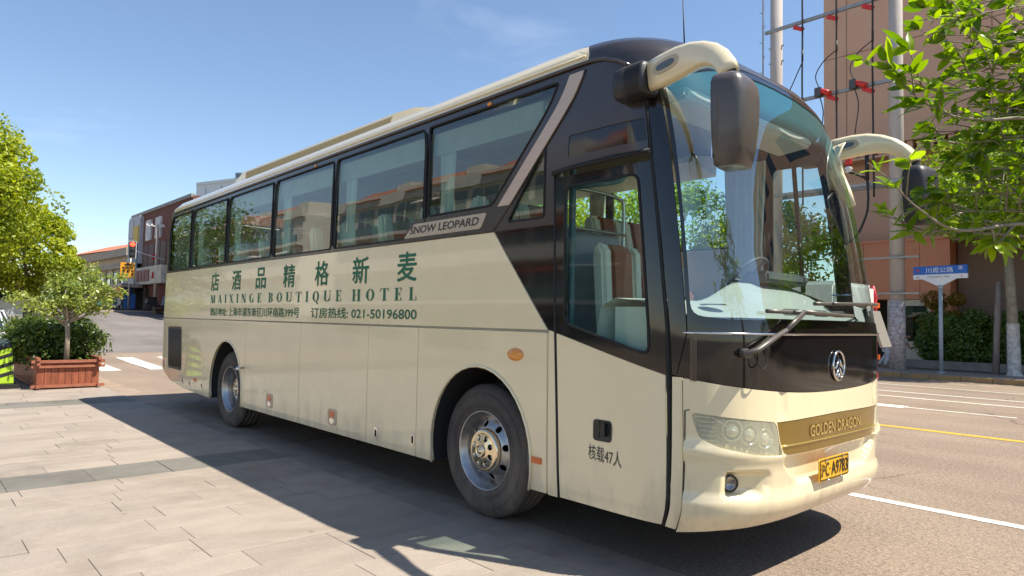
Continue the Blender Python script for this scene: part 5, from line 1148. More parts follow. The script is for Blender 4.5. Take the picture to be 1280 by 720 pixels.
for i, x in enumerate((-7.22, -5.98, -4.76)):
    for z, nm in ((12.74, 'upper'), (9.80, 'middle')):
        o = B().box((x-.14, PY-.24, z-.04), (.42, .10, .15), (0, .5, 0)).build('cable_clamp', red, bevel=.01); tag(o, 'red cable clamp under the %s crossarm, %s of the row' % (nm, ('first', 'second', 'third')[i]), 'clamp', 'red clamps on the crossarms')
    pts = bez([(x-.04, PY-.3, 19.5), (x+.03, PY-.3, 13), (x+.02, PY-.3, 10.5), (x+.05, PY-.3, 6.0)], 6)
    o = B().tube(pts, .032, 6).tube([(x+.03, PY-.3, 11.4), (x+.03, PY-.3, 11.8)], .04, 8).build('power_cable', wirem); tag(o, 'black vertical power cable, %s from the sky side' % ('first', 'second', 'third')[i], 'cable', 'vertical power cables')
    pts = bez([(x, PY-.3, 11.45), (x-.45, PY-.3, 11.15), (x-.72, PY-.3, 10.7), (x-.60, PY-.3, 10.25)] if i else [(x, PY-.3, 11.3), (x-.3, PY-.3, 10.7), (x-.6, PY-.3, 10.1)], 6)
    o = B().tube(pts, .02, 5).build('jumper_wire', wirem); tag(o, 'thin looping jumper wire, %s from the sky side' % ('first', 'second', 'third')[i], 'wire', 'jumper wires')
    if i:
        o = empty('cable_switch', (x-.6, PY-.35, 10.1), 'grey switch box with red plug on the middle crossarm, %s of two' % ('', 'left', 'right')[i], 'switch', 'switch boxes on the middle crossarm')
        B().box((x-.60, PY-.35, 10.05), (.24, .18, .34)).build('switch_box', mat('switch_grey', (.08, .08, .085), .5), o, bevel=.02); B().tube([(x-.50, PY-.35, 10.08), (x-.18, PY-.35, 9.92)], .10, 10).build('plug', red, o)
        pts = bez([(x-.55, PY-.36, 9.9), (x-.42, PY-.36, 9.3), (x-.50, PY-.36, 8.6), (x-.6, PY-.36, 7.9)], 6); B().tube(pts, .02, 5).build('lead', wirem, o)
IX = -5.55; ins = empty('insulator', (IX, PY-.3, 7.0), 'dark red ribbed insulator hanging above the lower crossarm', 'insulator'); prf = []
for i in range(9): prf += [(.10, 7.22+.065*i), (.135, 7.25+.065*i)]
B().lathe(prf, 14, (IX, PY-.3, 0), 'z').build('ribbed_body', red, ins); B().lathe([(.03, 6.95), (.14, 6.99), (.06, 7.05), (.15, 7.10), (.06, 7.18)], 14, (IX, PY-.3, 0), 'z').build('porcelain_cap', wht, ins); B().tube([(IX, PY-.3, 6.98), (IX+.3, PY-.3, 6.85), (IX+.55, PY-.28, 6.7)], .045, 7).build('connector', wirem, ins)
o = B().tube(bez([(-4.95, PY-.3, 7.9), (-4.93, PY-.3, 6.7), (-4.9, PY-.3, 5.9), (-5.0, PY-.3, 5.3), (-5.4, PY-.3, 4.6), (-6.4, PY-.2, 4.1)], 6), .04, 7).tube([(-4.94, PY-.3, 7.5), (-4.93, PY-.3, 6.6)], .07, 8).build('power_cable', wirem); tag(o, 'thick black cable sagging below the lower crossarm', 'cable')
# street name sign
SX, SY = -2.78, 21.35
sg = empty('street_sign', (SX, SY, .14), 'blue and white street name sign on a slim grey post', 'street sign')
postm = mat('sign_post_grey', (.36, .42, .47), .5, var=.1)
B().tube([(SX, SY, .1), (SX, SY, 2.95)], .058, 14).tube([(SX, SY, .14), (SX, SY, .18)], .12, 14).tube([(SX, SY, 2.82), (SX, SY, 2.95)], .075, 14).build('post', postm, sg)
M = Matrix.Rotation(math.radians(-8), 3, 'Z')
def sgp(u, v, d=0): q = M @ Vector((u, -.06-d, 0)); return (SX+q.x, SY+q.y, v)
zs, zm, z1 = 3.14, 3.29, 3.56; hw = .80
def quad3(pts, name, m, parent, th=.02, nrm=None):
    b = B(); A = [sgp(u, v, 0) for u, v in pts]; C2 = [sgp(u, v, -th) for u, v in pts]; n = len(A)
    return b.add(A+C2, [tuple(range(n)), tuple(range(n, 2*n))[::-1]]+[(i, n+i, n+(i+1) % n, (i+1) % n) for i in range(n)]).build(name, m, parent)
blue = mat('sign_blue', (.012, .13, .50), .4, coat=.3); swh = mat('sign_white', (.78, .80, .80), .45)
quad3([(-hw, zm), (hw, zm), (hw, z1), (-hw, z1)], 'blue_plate', blue, sg, .06); quad3([(-hw, zs), (hw, zs), (hw, zm-.002), (-hw, zm-.002)], 'white_plate', swh, sg, .06)
quad3([(-.10, 2.93), (.10, 2.93), (.5, zs-.003), (-.5, zs-.003)], 'bracket', swh, sg, .04)
tf = lambda u, v: sgp(u, v, .004)
letters('lettering', '川周公路', tf, (-.42, .40, zm+.045, z1-.05), swh, sg); letters('lettering', 'Chuanzhou  Hwy', tf, (-.36, .30, zs+.035, zm-.045), dgrey, sg)
letters('lettering', '南', tf, (.55, .67, zm+.12, z1-.03), swh, sg); letters('lettering', 'N', tf, (-.69, -.62, zs+.03, zm-.05), dgrey, sg); letters('lettering', 'S', tf, (.62, .68, zs+.03, zm-.05), mat('sign_red', (.6, .05, .05), .5), sg)
B().tube([tf(-.66+.045*math.cos(a), zm+.14+.045*math.sin(a)) for a in np.linspace(0, 2*pi, 17)], .012, 5, cap=False).build('red_ring', MATS['sign_red'], sg)
# ================================================================ SHOP ROW BEYOND THE CROSSING
def tocam(px, py, d):
    """point on the line of sight through a pixel at a depth (used only to set out far buildings in plan)"""
    M = cam.matrix_world.to_3x3(); v = M @ Vector(((px-640)/853, -(py-360)/853, -1)); return Vector(CPOS)+v*d
def facade(A, Bp, z0, z1, depth, m, name, label, cat='building'):
    A = Vector(A); Bp = Vector(Bp); u = (Bp-A); Ln = u.length; u.normalize(); n = Vector((u.y, -u.x))
    if n.dot(Vector((CPOS[0], CPOS[1]))-A) < 0: n = -n
    root = empty(name, (A.x, A.y, z0), label, cat)
    def box(x0, x1, d0, d1, za, zb, nm, mm, bevel=0):
        cs = [(A+u*x+n*d) for x, d in ((x0, d0), (x1, d0), (x1, d1), (x0, d1))]; vs = [(c.x, c.y, z) for z in (za, zb) for c in cs]
        return B().add(vs, [(0, 3, 2, 1), (4, 5, 6, 7), (0, 1, 5, 4), (1, 2, 6, 5), (2, 3, 7, 6), (3, 0, 4, 7)]).build(nm, mm, root, bevel=bevel)
    box(0, Ln, -depth, 0, z0, z1, 'wall', m); return root, box, Ln, (A, u, n)
brick = mat('brown_red_cladding', (.17, .06, .04), .8, var=.2, vscale=1.5, stretch=(1, 1, 6)); gw_ = mat('grey_white_panel', (.50, .50, .52), .6, var=.06); ylp = mat('yellow_panel', (.62, .42, .06), .6); blp = mat('slate_blue_panel', (.05, .11, .17), .5)
pA = tocam(162, 380, 50); pB = tocam(236, 380, 40)
zg = zt(-48)+.13
rt_, bx, Ln, _f = facade((pA.x, pA.y), (pB.x, pB.y), zg, 8.55, 8, brick, 'corner_shop', 'dark red brown shop building with a grey yellow and blue panelled corner')
k = Ln/16.
bx(-.05, 2.9, 0, .25, 5.0, 8.4, 'panel', gw_); 
for (a, c_, z0, z1, mm) in ((.12, 1.35, 6.9, 8.2, gw_), (.12, 1.35, 5.6, 6.85, gw_), (1.45, 2.75, 6.5, 7.7, ylp), (1.45, 2.75, 3.8, 6.4, blp), (.12, 1.35, 3.8, 5.5, gw_)): bx(a, c_, .25, .32, z0, z1, 'panel', mm)
bx(-.15, Ln, -.1, .12, 8.45, 8.65, 'parapet', mat('parapet_grey', (.30, .29, .26), .7, var=.2))
for a in (3.9, 6.2): bx(a, a+1.25, .0, .12, 6.5, 7.9, 'sign_square', mat('sign_square_white', (.62, .60, .58), .6, var=.3, vscale=4))
for i in range(9): bx(3.2+i*1.4, 3.2+i*1.4+1.25, .0, .05, 4.7, 6.2, 'cladding_panel', mat('cladding_panel', (.10, .045, .035), .6, var=.2))
sgn = mat('shop_sign_pale', (.50, .47, .40), .6, var=.3, vscale=3); bx(.2, 3.3, .1, .55, 3.55, 4.65, 'shop_sign', sgn); bx(3.4, 9.5, .1, .5, 3.45, 4.6, 'shop_sign', sgn)
A_, u_, n_ = _f
def ff(x, z, d=.6): q = A_+u_*x+n_*d; return (q.x, q.y, z)
letters('lettering', '便利商店', lambda x, y: ff(x, y, .57), (.5, 3.0, 3.75, 4.5), mat('sign_dark_red', (.22, .05, .04), .6), rt_) if 0 else None
for i in range(4): bx(3.7+i*.85, 4.25+i*.85, .5, .54, 3.65, 4.4, 'sign_letter_block', mat('sign_dark_red', (.20, .04, .035), .6))
awn = mat('red_awning', (.50, .015, .02), .6, var=.15)
bx(-1.6, 4.6, .3, 1.6, 3.25, 3.5, 'awning_top', mat('awning_frame', (.35, .30, .26), .6))
for i in range(14): bx(-1.6+i*.44, -1.6+i*.44+.41, 1.55, 1.62, 2.62-.04*(i % 2), 3.28, 'awning_valance', awn)
bx(0, 4.9, -.05, .06, zg, 3.2, 'shop_shade_slab', mat('shop_shade_dark', (.035, .03, .03), .8, var=.4, vscale=1))  # slab over the wall; shade of the open shop put into its colour
for x in (-.2, 2.0, 4.4): bx(x, x+.12, .1, .2, zg, 3.3, 'shop_post', mat('post_brown', (.18, .13, .1), .6))
bc = mat('blue_crate', (.02, .13, .42), .5)
for i, (x, z) in enumerate(((2.3, 0), (2.3, .55), (3.0, 0), (3.0, .55), (3.0, 1.0), (3.7, 0), (3.7, .5))):
    q = A_+u_*x+n_*.9; o = B().box((q.x, q.y, zg+.27+z), (.6, .6, .5), taper=1.06).build('crate', bc); tag(o, 'blue plastic crate, %s, outside the awning shop' % ('bottom left', 'top left', 'bottom middle', 'middle of the tall stack', 'top of the tall stack', 'bottom right', 'top right')[i], 'crate', 'blue crates outside the awning shop')
# arcade building left of it
ar = mat('arcade_wall', (.60, .54, .42), .8, var=.2, vscale=1.2); pA = tocam(70, 380, 70); pB = tocam(164, 380, 52)
r2, bx2, L2, _g = facade((pA.x, pA.y), (pB.x, pB.y), zg, 6.3, 6, ar, 'arcade_building', 'low pale arcaded shop building beside the dark red one')
bx2(0, L2, 0, .5, 5.9, 6.5, 'cornice', mat('arcade_cornice', (.42, .36, .28), .8, var=.2)); bx2(0, L2, 0, .35, 5.0, 5.25, 'cornice', MATS['arcade_cornice'])
for i in range(int(L2/2)):
    bx2(.4+i*2, 1.5+i*2, 0, .06, 3.8, 4.7, 'window', dkg); bx2(.2+i*2, .35+i*2, 0, .15, zg, 5, 'pilaster', ar)
bx2(0, L2, -.0, .04, zg, 3.3, 'shop_shade_slab', MATS['shop_shade_dark'])  # solid slab too, dark colour standing for shade inside the arcade
pA = tocam(85, 380, 95); pB = tocam(170, 380, 80)
r3, bx3, L3, _h = facade((pA.x, pA.y), (pB.x, pB.y), zg, 9.2, 9, ar, 'house', 'distant house with a low orange tiled roof')
A3, u3, n3 = _h
b = B(); q = [A3+n3*.4-u3*.3, A3+u3*L3+n3*.4, A3+u3*L3-n3*5, A3-u3*.3-n3*5]; b.add([(p.x, p.y, 9.2) for p in q[:2]]+[(p.x, p.y, 11.0) for p in q[2:]]+[(p.x, p.y, 9.2) for p in q[2:]], [(0, 1, 2, 3), (0, 3, 5), (1, 4, 2), (3, 2, 4, 5)]); b.build('roof', mat('orange_roof_tile', (.50, .17, .08), .7, var=.2), r3)
# towers far behind the coach roof
pA = tocam(246, 235, 150); pB = tocam(330, 235, 140)
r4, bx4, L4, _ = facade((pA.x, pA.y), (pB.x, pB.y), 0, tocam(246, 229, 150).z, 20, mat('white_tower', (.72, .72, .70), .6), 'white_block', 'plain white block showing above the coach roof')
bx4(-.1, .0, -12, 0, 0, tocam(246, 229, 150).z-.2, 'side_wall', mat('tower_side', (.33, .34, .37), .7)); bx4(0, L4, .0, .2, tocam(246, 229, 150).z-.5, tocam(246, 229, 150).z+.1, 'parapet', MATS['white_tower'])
for i in range(5): bx4(3+i*5, 3.1+i*5, .0, .08, 5, tocam(246, 229, 150).z-1, 'panel_joint', MATS['tower_side'])
c_ = tocam(303, 235, 210); zt_ = tocam(303, 217.5, 210).z; b = B(); prf = []
for i in range(12): prf += [(2.2, zt_-1.1*i), (2.2, zt_-.65-1.1*i), (2.05, zt_-.70-1.1*i), (2.05, zt_-1.05-1.1*i)]
o = B().lathe(prf+[(2.2, 0)], 24, (c_.x, c_.y, 0), 'z', caps=True, smooth=False).build('round_tower', mat('grey_tower', (.20, .23, .27), .5, metal=.3)); tag(o, 'small round grey tower behind the white block', 'tower')
# traffic light, sign, lamp post
def up(px, py, d): return tocam(px, py, d)
bs = up(160.5, 384, 45); tl = empty('traffic_light', (bs.x, bs.y, bs.z-.2), 'grey traffic light pole with a long arm and a red signal', 'traffic light')
top = Vector((bs.x, bs.y, up(162, 302, 45).z)); e_ = up(206, 325, 43)
B().tube([(bs.x, bs.y, bs.z-.3), tuple(top)], .07, 10).build('pole', galv, tl)
B().tube([(bs.x, bs.y, up(172, 312, 45).z), tuple(e_)], [.05, .035], 8).build('arm', galv, tl)
hd_ = up(165.5, 312, 44.4); F_ = (Vector((CPOS[0], CPOS[1], 0))-Vector((hd_.x, hd_.y, 0))).normalized(); R_ = F_.to_track_quat('Y', 'Z').to_matrix()
def lb(c, off, d, nm, m, par, r=None): q = c+R_ @ Vector(off); return B().box(tuple(q), d, R_).build(nm, m, par)
hs_ = lb(hd_, (0, 0, 0), (.46, .12, 1.12), 'backboard', mat('tl_white', (.65, .65, .65), .5), tl); hb_ = lb(hd_, (0, .08, 0), (.38, .14, 1.04), 'housing', mat('tl_black', (.02, .02, .02), .5), tl)
for z_, m_ in ((.33, mat('red_signal', (.6, .02, .01), .3, emis=(1, .05, .02, 3.0))), (-.02, mat('dead_lamp', (.03, .03, .03), .3)), (-.36, MATS['dead_lamp'])):
    q = hd_+R_ @ Vector((0, .17, z_)); t = B().lathe([(.001, .03), (.10, .02), (.15, 0)], 16, (0, 0, 0), 'y'); b = B(); b.add([q+R_ @ Vector(v) for v in t.v], t.f, True); b.build('signal_lamp', m_, tl)
sgc = up(159.5, 337.5, 44); os_ = empty('direction_sign', tuple(sgc), 'orange rectangular sign with black arrows on the traffic light pole', 'sign')
lb(sgc, (0, 0, 0), (.82, .03, .95), 'sign_plate', mat('sign_orange', (.85, .36, .01), .45), os_)
lb(sgc, (0, .02, .34), (.40, .01, .07), 'arrow', pblk, os_); lb(sgc, (0, .02, .40), (.14, .01, .07), 'arrow', pblk, os_)
for x_ in (-.25, 0, .25):
    for k_ in range(3): lb(sgc, (x_, .02, .14-.2*k_), (.10, .01, .13), 'sign_character', pblk, os_)
lb(up(163.5, 350, 44.2), (0, 0, 0), (.28, .03, .5), 'notice_plate', mat('notice_white', (.6, .6, .58), .5), os_)
lp0 = up(193, 387, 44); lpt = up(197.5, 281, 44); lamp = empty('lamp_post', (lp0.x, lp0.y, lp0.z-.2), 'pale concrete pole carrying cameras beside the dark red shop', 'pole')
B().tube([(lp0.x, lp0.y, lp0.z-.3), tuple(lpt)], [.11, .08], 10).build('pole', mat('pale_pole', (.50, .42, .34), .7, var=.1), lamp)
lb(lpt, (0, 0, -.1), (1.3, .06, .06), 'bracket', wht, lamp)
for x_ in (-.6, -.3, .35, .6): lb(lpt, (x_, .1, -.05), (.12, .3, .12), 'camera_box', wht, lamp)
lb(lp0+Vector((0, 0, 3.4)), (.1, .12, 0), (.3, .05, .4), 'small_sign', MATS['red_awning'], lamp); lb(lp0+Vector((0, 0, 2.2)), (.1, .12, 0), (.3, .05, .4), 'small_sign', MATS['red_awning'], lamp)
# ================================================================ VEHICLES AND BOLLARD
def car(loc, rz, label, col):
    root = empty('parked_car', loc, label, 'car'); z0 = loc[2]
    Mr = Matrix.Rotation(rz, 3, 'Z')
    def tr(p): q = Mr @ Vector(p); return (loc[0]+q.x, loc[1]+q.y, z0+q.z)
    def bl(b, nm, m, par=root, bevel=0): b.v = [tr(v) for v in b.v]; return b.build(nm, m, par, bevel=bevel)
    body = [(-2.25, .35), (-2.3, .62), (-2.2, .88), (-1.6, .96), (-1.0, 1.0), (.75, .98), (1.5, .90), (2.1, .78), (2.25, .55), (2.2, .30)]
    for cx in (1.4, -1.35):
        pass
    b = B(); prof = [(-2.2, .30)]
    for cx in (-1.35, 1.4): prof += [(cx+.37*math.cos(a), .30+.37*math.sin(a)) for a in np.linspace(pi, 0, 9)]
    prof += body[::-1][0:]
    def sect(y, sc, dz): return [(p[0]*sc, y, p[1]+dz*(p[1] > .7)) for p in prof]
    n = len(prof); vs = sect(-.86, .985, -.03)+sect(-.90, 1, 0)+sect(.90, 1, 0)+sect(.86, .985, -.03); b.add(vs, [(k*n+i, k*n+(i+1) % n, (k+1)*n+(i+1) % n, (k+1)*n+i) for k in range(3) for i in range(n)], True); b.add(vs[:n], [tuple(range(n))]); b.add(vs[-n:], [tuple(range(n))])
    bl(b, 'body', col, bevel=0)
    cab = [(-1.75, .96), (-1.15, 1.38), (-.6, 1.46), (.2, 1.46), (.55, 1.38), (1.15, .97)]
    b = B(); vs = [(p[0], s_*(.82-.22*smooth0(.96, 1.46, p[1])), p[1]) for s_ in (-1, 1) for p in cab]; m_ = len(cab); b.add(vs, [(i, i+1, m_+i+1, m_+i) for i in range(m_-1)]+[tuple(range(m_)), tuple(range(m_, 2*m_))]); bl(b, 'glasshouse', dkg)
    b = B(); rf = [(-1.1, 1.40), (-.6, 1.475), (.2, 1.475), (.5, 1.40)]; vs = [(p[0], s_*.63, p[1]+.005) for s_ in (-1, 1) for p in rf]; b.add(vs, [(i, i+1, 4+i+1, 4+i) for i in range(3)]); bl(b, 'roof', col)
    for s_ in (-1, 1): bl(B().tube([(-1.75, s_*.83, .97), (-1.15, s_*.64, 1.39), (.5, s_*.64, 1.40), (1.17, s_*.83, .98)], .03, 6).tube([(-.3, s_*.65, 1.42), (-.3, s_*.85, .96)], .03, 6), 'pillar', col)
    for cx in (-1.35, 1.4):
        for s_ in (-1, 1):
            q = bpy.data.objects.new('wheel', None); put(q, root, tr((cx, s_*.80, .31)))
            bl(B().lathe([(.19, -.09), (.31, -.10), (.32, .0), (.31, .10), (.19, .09)], 24, (cx, s_*.80, .31), 'y'), 'tyre', tyrem, q); bl(B().lathe([(.20, .07*s_), (.14, .05*s_), (.05, .08*s_), (.001, .08*s_)], 16, (cx, s_*.80, .31), 'y'), 'rim', steel, q)
    for s_ in (-1, 1): bl(B().box((2.14, s_*.62, .70), (.2, .35, .13)), 'headlight', lampm, bevel=.02); bl(B().box((-2.2, s_*.62, .80), (.12, .36, .14)), 'tail_light', red, bevel=.02)
    return root
q = tocam(4, 398, 33); car((q.x, q.y, zt(q.x)), math.radians(78), 'silver white car parked beyond the planter at the left edge', mat('silver_paint', (.62, .63, .66), .3, metal=.3, coat=.8))
q = tocam(-14, 470, 20); car((q.x, q.y-.4, zt(q.x)), math.radians(170), 'pale car whose dark wheel shows beside the striped bollard', mat('pale_paint', (.55, .58, .60), .3, metal=.2, coat=.8))
bl0 = Vector((-14.0, -1.93, 0)); bo = empty('striped_bollard', tuple(bl0), 'fluorescent yellow and black striped bollard beside the planter', 'bollard')
hv = mat('hi_vis_yellow', (.38, .56, .02), .5)
bl0 = Vector((-12.6, -1.78, 0))
b = B().box((bl0.x, bl0.y, .46), (.30, .34, .72), taper=.72); b.build('body', hv, bo, bevel=.02); B().box((bl0.x, bl0.y, .05), (.5, .5, .10)).build('base', rubber, bo, bevel=.01); B().box((bl0.x, bl0.y, .90), (.2, .22, .16), taper=.6).build('cap', mat('cap_green', (.03, .06, .06), .5), bo, bevel=.02)
for i in range(4):
    z = .20+.18*i; k_ = 1-.28*(z-.1)/.72; B().add([(bl0.x+.151*k_+.002, bl0.y-.165*k_, z), (bl0.x+.151*k_+.002, bl0.y+.165*k_, z+.10), (bl0.x+.146*k_+.002, bl0.y+.16*k_, z+.17), (bl0.x+.146*k_+.002, bl0.y-.16*k_, z+.07)], [(0, 1, 2, 3)]).build('stripe', rubber, bo)
# scooters on the shop pavement
def scooter(loc, rz, label, col):
    root = empty('scooter', loc, label, 'scooter', 'scooters on the shop pavement'); Mr = Matrix.Rotation(rz, 3, 'Z')
    def bl(b, nm, m): b.v = [tuple(Vector(loc)+Mr @ Vector(v)) for v in b.v]; return b.build(nm, m, root)
    for x in (-.55, .6): bl(B().lathe([(.14, -.05), (.24, -.05), (.25, 0), (.24, .05), (.14, .05)], 16, (x, 0, .25), 'y'), 'wheel', tyrem)
    bl(B().prism([(-.75, .45), (-.7, .72), (-.1, .74), (.0, .38), (.35, .32), (.5, .95), (.6, .93), (.62, .4), (.3, .22), (-.3, .24)], 'y', -.13, .13), 'body', col); bl(B().box((-.4, 0, .79), (.6, .24, .1)), 'seat', rubber); bl(B().tube([(.5, -.3, 1.05), (.52, 0, 1.0), (.5, .3, 1.05)], .02, 6), 'handlebar', rubber)
for i, (px, rz, cm, cn) in enumerate(((141, .8, (.45, .45, .43), 'grey'), (133, 1.2, (.05, .18, .15), 'dark green'), (196, 1.9, (.04, .04, .045), 'black'))):
    q = tocam(px, 384, 46.5 if px < 150 else 43); scooter((q.x, q.y, zt(-46)+.13), rz, cn+' scooter parked on the shop pavement', mat('scooter_'+cn.replace(' ', '_'), cm, .4, coat=.5))
# white and red box van beyond the coach
vd_ = tocam(1098, 440, 1.0)-Vector(CPOS); VY = 10.6; vx = CPOS[0]+vd_.x*(VY+.97-CPOS[1])/vd_.y-.03
van = empty('box_van', (vx-2.4, VY, .0), 'white box van with a red edge showing past the coach corner', 'van'); vw = mat('van_white', (.74, .72, .68), .45, var=.06); rd = mat('van_red', (.55, .03, .05), .45)
B().bb(vx-4.6, vx-.02, VY-.95, VY+.95, .55, 2.42).build('cargo_box', vw, van, bevel=.08); B().bb(vx-6.2, vx-4.62, VY-.85, VY+.85, .45, 2.1).build('cab', vw, van, bevel=.15)
B().tube([(vx-.01, VY+.93, .6), (vx-.01, VY+.93, 2.2), (vx-.05, VY+.90, 2.40)], .035, 6).bb(vx-.03, vx+.03, VY-.95, VY+.95, .5, .62).build('red_trim', rd, van)
for z in (.95, 2.0): B().box((vx+.04, VY+.84, z), (.08, .16, .10)).build('tail_lamp', orange, van)
for x in (vx-1.1, vx-5.0):
    for y in (VY-.8, VY+.8): B().lathe([(.2, -.12), (.40, -.12), (.42, 0), (.40, .12), (.2, .12)], 20, (x, y, .42), 'y').build('wheel', tyrem, van)
B().box((vx+.16, VY+.7, 1.52), (.05, .5, .75), (0, -.3, 0)).build('folded_tail_flap', mat('flap_grey', (.22, .20, .17), .6), van)
# person behind the pole
def person(loc):
    root = empty('person', loc, 'person in a pale blue white shirt bending down behind the utility pole', 'person'); x, y, z = loc
    J = {'pel': (0, 0, .78), 'wa': (.10, 0, .98), 'ch': (.36, -.02, 1.16), 'nk': (.50, -.03, 1.20), 'hd': (.60, -.04, 1.16), 'hd2': (.70, -.05, 1.08), 'ls': (.38, -.2, 1.14), 'le': (.50, -.26, .88), 'lh': (.62, -.2, .68), 'rs': (.38, .18, 1.14), 're': (.5, .24, .88), 'rh': (.64, .16, .68), 'lk': (.05, -.12, .44), 'la': (-.10, -.13, .08), 'lt': (.08, -.14, .04), 'rk': (-.12, .12, .44), 'ra': (-.38, .13, .10), 'rt': (-.20, .14, .05), 'lp': (-.02, -.1, .74), 'rp': (-.02, .1, .74)}
    RD = {'pel': .15, 'wa': .145, 'ch': .16, 'nk': .06, 'hd': .095, 'hd2': .085, 'ls': .07, 'le': .05, 'lh': .035, 'rs': .07, 're': .05, 'rh': .035, 'lk': .07, 'la': .045, 'lt': .04, 'rk': .07, 'ra': .045, 'rt': .04, 'lp': .10, 'rp': .10}
    def skin(nm, keys, edges, m, par, root_k, k=1.0):
        me = bpy.data.meshes.new(nm); idx = {q: i for i, q in enumerate(keys)}; me.from_pydata([J[q] for q in keys], [(idx[a], idx[b]) for a, b in edges], []); o = mesh_obj(nm, me, par, loc); md = o.modifiers.new('s', 'SKIN'); sv = me.skin_vertices[0].data
        for q in keys: sv[idx[q]].radius = (RD[q]*k, RD[q]*k); sv[idx[q]].use_root = q == root_k
        o.modifiers.new('u', 'SUBSURF').levels = 2; o.modifiers['u'].render_levels = 2; me.materials.append(m); return o
    skin('body', list(J), [('pel', 'wa'), ('wa', 'ch'), ('ch', 'nk'), ('nk', 'hd'), ('hd', 'hd2'), ('ch', 'ls'), ('ls', 'le'), ('le', 'lh'), ('ch', 'rs'), ('rs', 're'), ('re', 'rh'), ('pel', 'lp'), ('lp', 'lk'), ('lk', 'la'), ('la', 'lt'), ('pel', 'rp'), ('rp', 'rk'), ('rk', 'ra'), ('ra', 'rt')], mat('skin', (.35, .2, .13), .6), root, 'pel')
    skin('shirt', ['pel', 'wa', 'ch', 'ls', 'le', 'rs', 're'], [('pel', 'wa'), ('wa', 'ch'), ('ch', 'ls'), ('ls', 'le'), ('ch', 'rs'), ('rs', 're')], mat('shirt', (.58, .62, .70), .8, var=.35, vscale=12), root, 'pel', 1.22)
    skin('trousers', ['pel', 'lp', 'lk', 'la', 'rp', 'rk', 'ra'], [('pel', 'lp'), ('lp', 'lk'), ('lk', 'la'), ('pel', 'rp'), ('rp', 'rk'), ('rk', 'ra')], mat('trousers', (.62, .62, .66), .8, var=.2), root, 'pel', 1.18)
    B().ball((x+.62, y-.04, z+1.19), (.11, .105, .09)).build('hair', rubber, root)
person((-4.75, 22.6, .14))
# ================================================================ BUILDINGS THE WINDOWS MIRROR (behind the viewer)
wb = mat('hotel_wall', (.76, .71, .60), .8, var=.08, vscale=.5); wg = mat('hotel_glass', (.10, .16, .16), .08, coat=1); rf_ = mat('hotel_roof', (.55, .16, .08), .7, var=.2, vscale=3)
def terrace_block(x0, x1, y, nfl, label):
    root = empty('terrace_building', (x0, y, 0), label, 'building'); rr_ = random.Random(int(x0))
    B().bb(x0, x1, y-12, y, 0, 3.3*nfl).build('wall', wb, root); n = int((x1-x0)/3.6)
    for f in range(nfl):
        z = 3.3*f; so_ = 1.4-.35*f
        B().bb(x0-.3, x1+.3, y, y+so_, z+3.0, z+3.3).build('balcony_slab', wb, root); B().bb(x0-.3, x1+.3, y+so_-.06, y+so_, z+3.3, z+4.1).build('balcony_parapet', wb if f % 2 else mat('hotel_green_glass', (.12, .22, .19), .1, coat=1), root)
        for i in range(n):
            xx = x0+.5+i*3.6; B().bb(xx, xx+2.9, y-.02, y+.05, z+.4, z+2.75).build('window_pane', wg, root); B().bb(xx+1.4, xx+1.5, y+.02, y+.09, z+.4, z+2.75).build('window_mullion', wb, root)
            if rr_.random() < .4: B().prism([(y+.05, z+2.7), (y+1.0, z+2.25), (y+1.0, z+2.15), (y+.05, z+2.5)], 'x', xx-.1, xx+3.0).build('awning', rf_ if rr_.random() < .6 else wb, root)
    for i in range(0, n, 3):
        xx = x0+2+i*3.6; b = B(); b.prism([(y+.6, 3.3*nfl+.4), (y-2.5, 3.3*nfl+2.2), (y-6, 3.3*nfl+.4)], 'x', xx, xx+6.5); b.build('roof', rf_, root); B().bb(xx+7, xx+9.5, y-5, y-1, 3.3*nfl, 3.3*nfl+1.9).build('roof_house', wb, root)
    return root
terrace_block(-120, -64, -28, 4, 'four storey terraced hotel wing with balconies and a red roof behind the viewer')
terrace_block(-60, -20, -30, 4, 'long pale four storey hotel wing with balconies and a red roof behind the viewer')
for i, (x, y) in enumerate(((-22, -17), (-30, -16.5), (-37, -18), (-44, -17))):
    hedge((x, y, 0), (5, 1.6, 1.9), lm_mid, 'hotel garden hedge, %s from the coach' % ('first', 'second', 'third', 'fourth')[i], 'hedge', 'hedge', 5000, .2, 70+i, 'hotel garden hedges', lumps=20)
# ================================================================ NEAR BRANCHES, TOP RIGHT
nb_ = empty('overhanging_tree', (6.2, .4, 0), 'broadleaf tree whose leafy branches hang into the upper right corner', 'tree')
B().tube([(6.2, .4, 0), (6.15, .38, 1.4), (6.05, .3, 2.9)], [.13, .10, .08], 12).build('trunk', bark2, nb_)
def leaf_mesh(L_, W_, seed):
    r = random.Random(seed); n = 6; V = []; F = []
    for i in range(n+1):
        t = i/n; wv = W_*.5*math.sin(pi*min(1, t**.85*1.0))**.8*(1 if t < .99 else 0); zc = -(.10+.05*(seed % 4))*L_*t*t+.03*L_*math.sin(6*t+seed); V += [(L_*t, -wv, zc+.22*wv), (L_*t, 0, zc), (L_*t, wv, zc+.22*wv)]
    for i in range(n): a = 3*i; F += [(a, a+3, a+4, a+1), (a+1, a+4, a+5, a+2)]
    me = fast_mesh('leaf', V, F, lm_mag, np.full(len(V), r.random()), smooth=True); return me
LM = [leaf_mesh(.078+.016*(i % 4), .032+.006*(i % 3), i) for i in range(10)]
rb = random.Random(5); nleaf = 0; br = B(); extra = []
SCK = 1.0
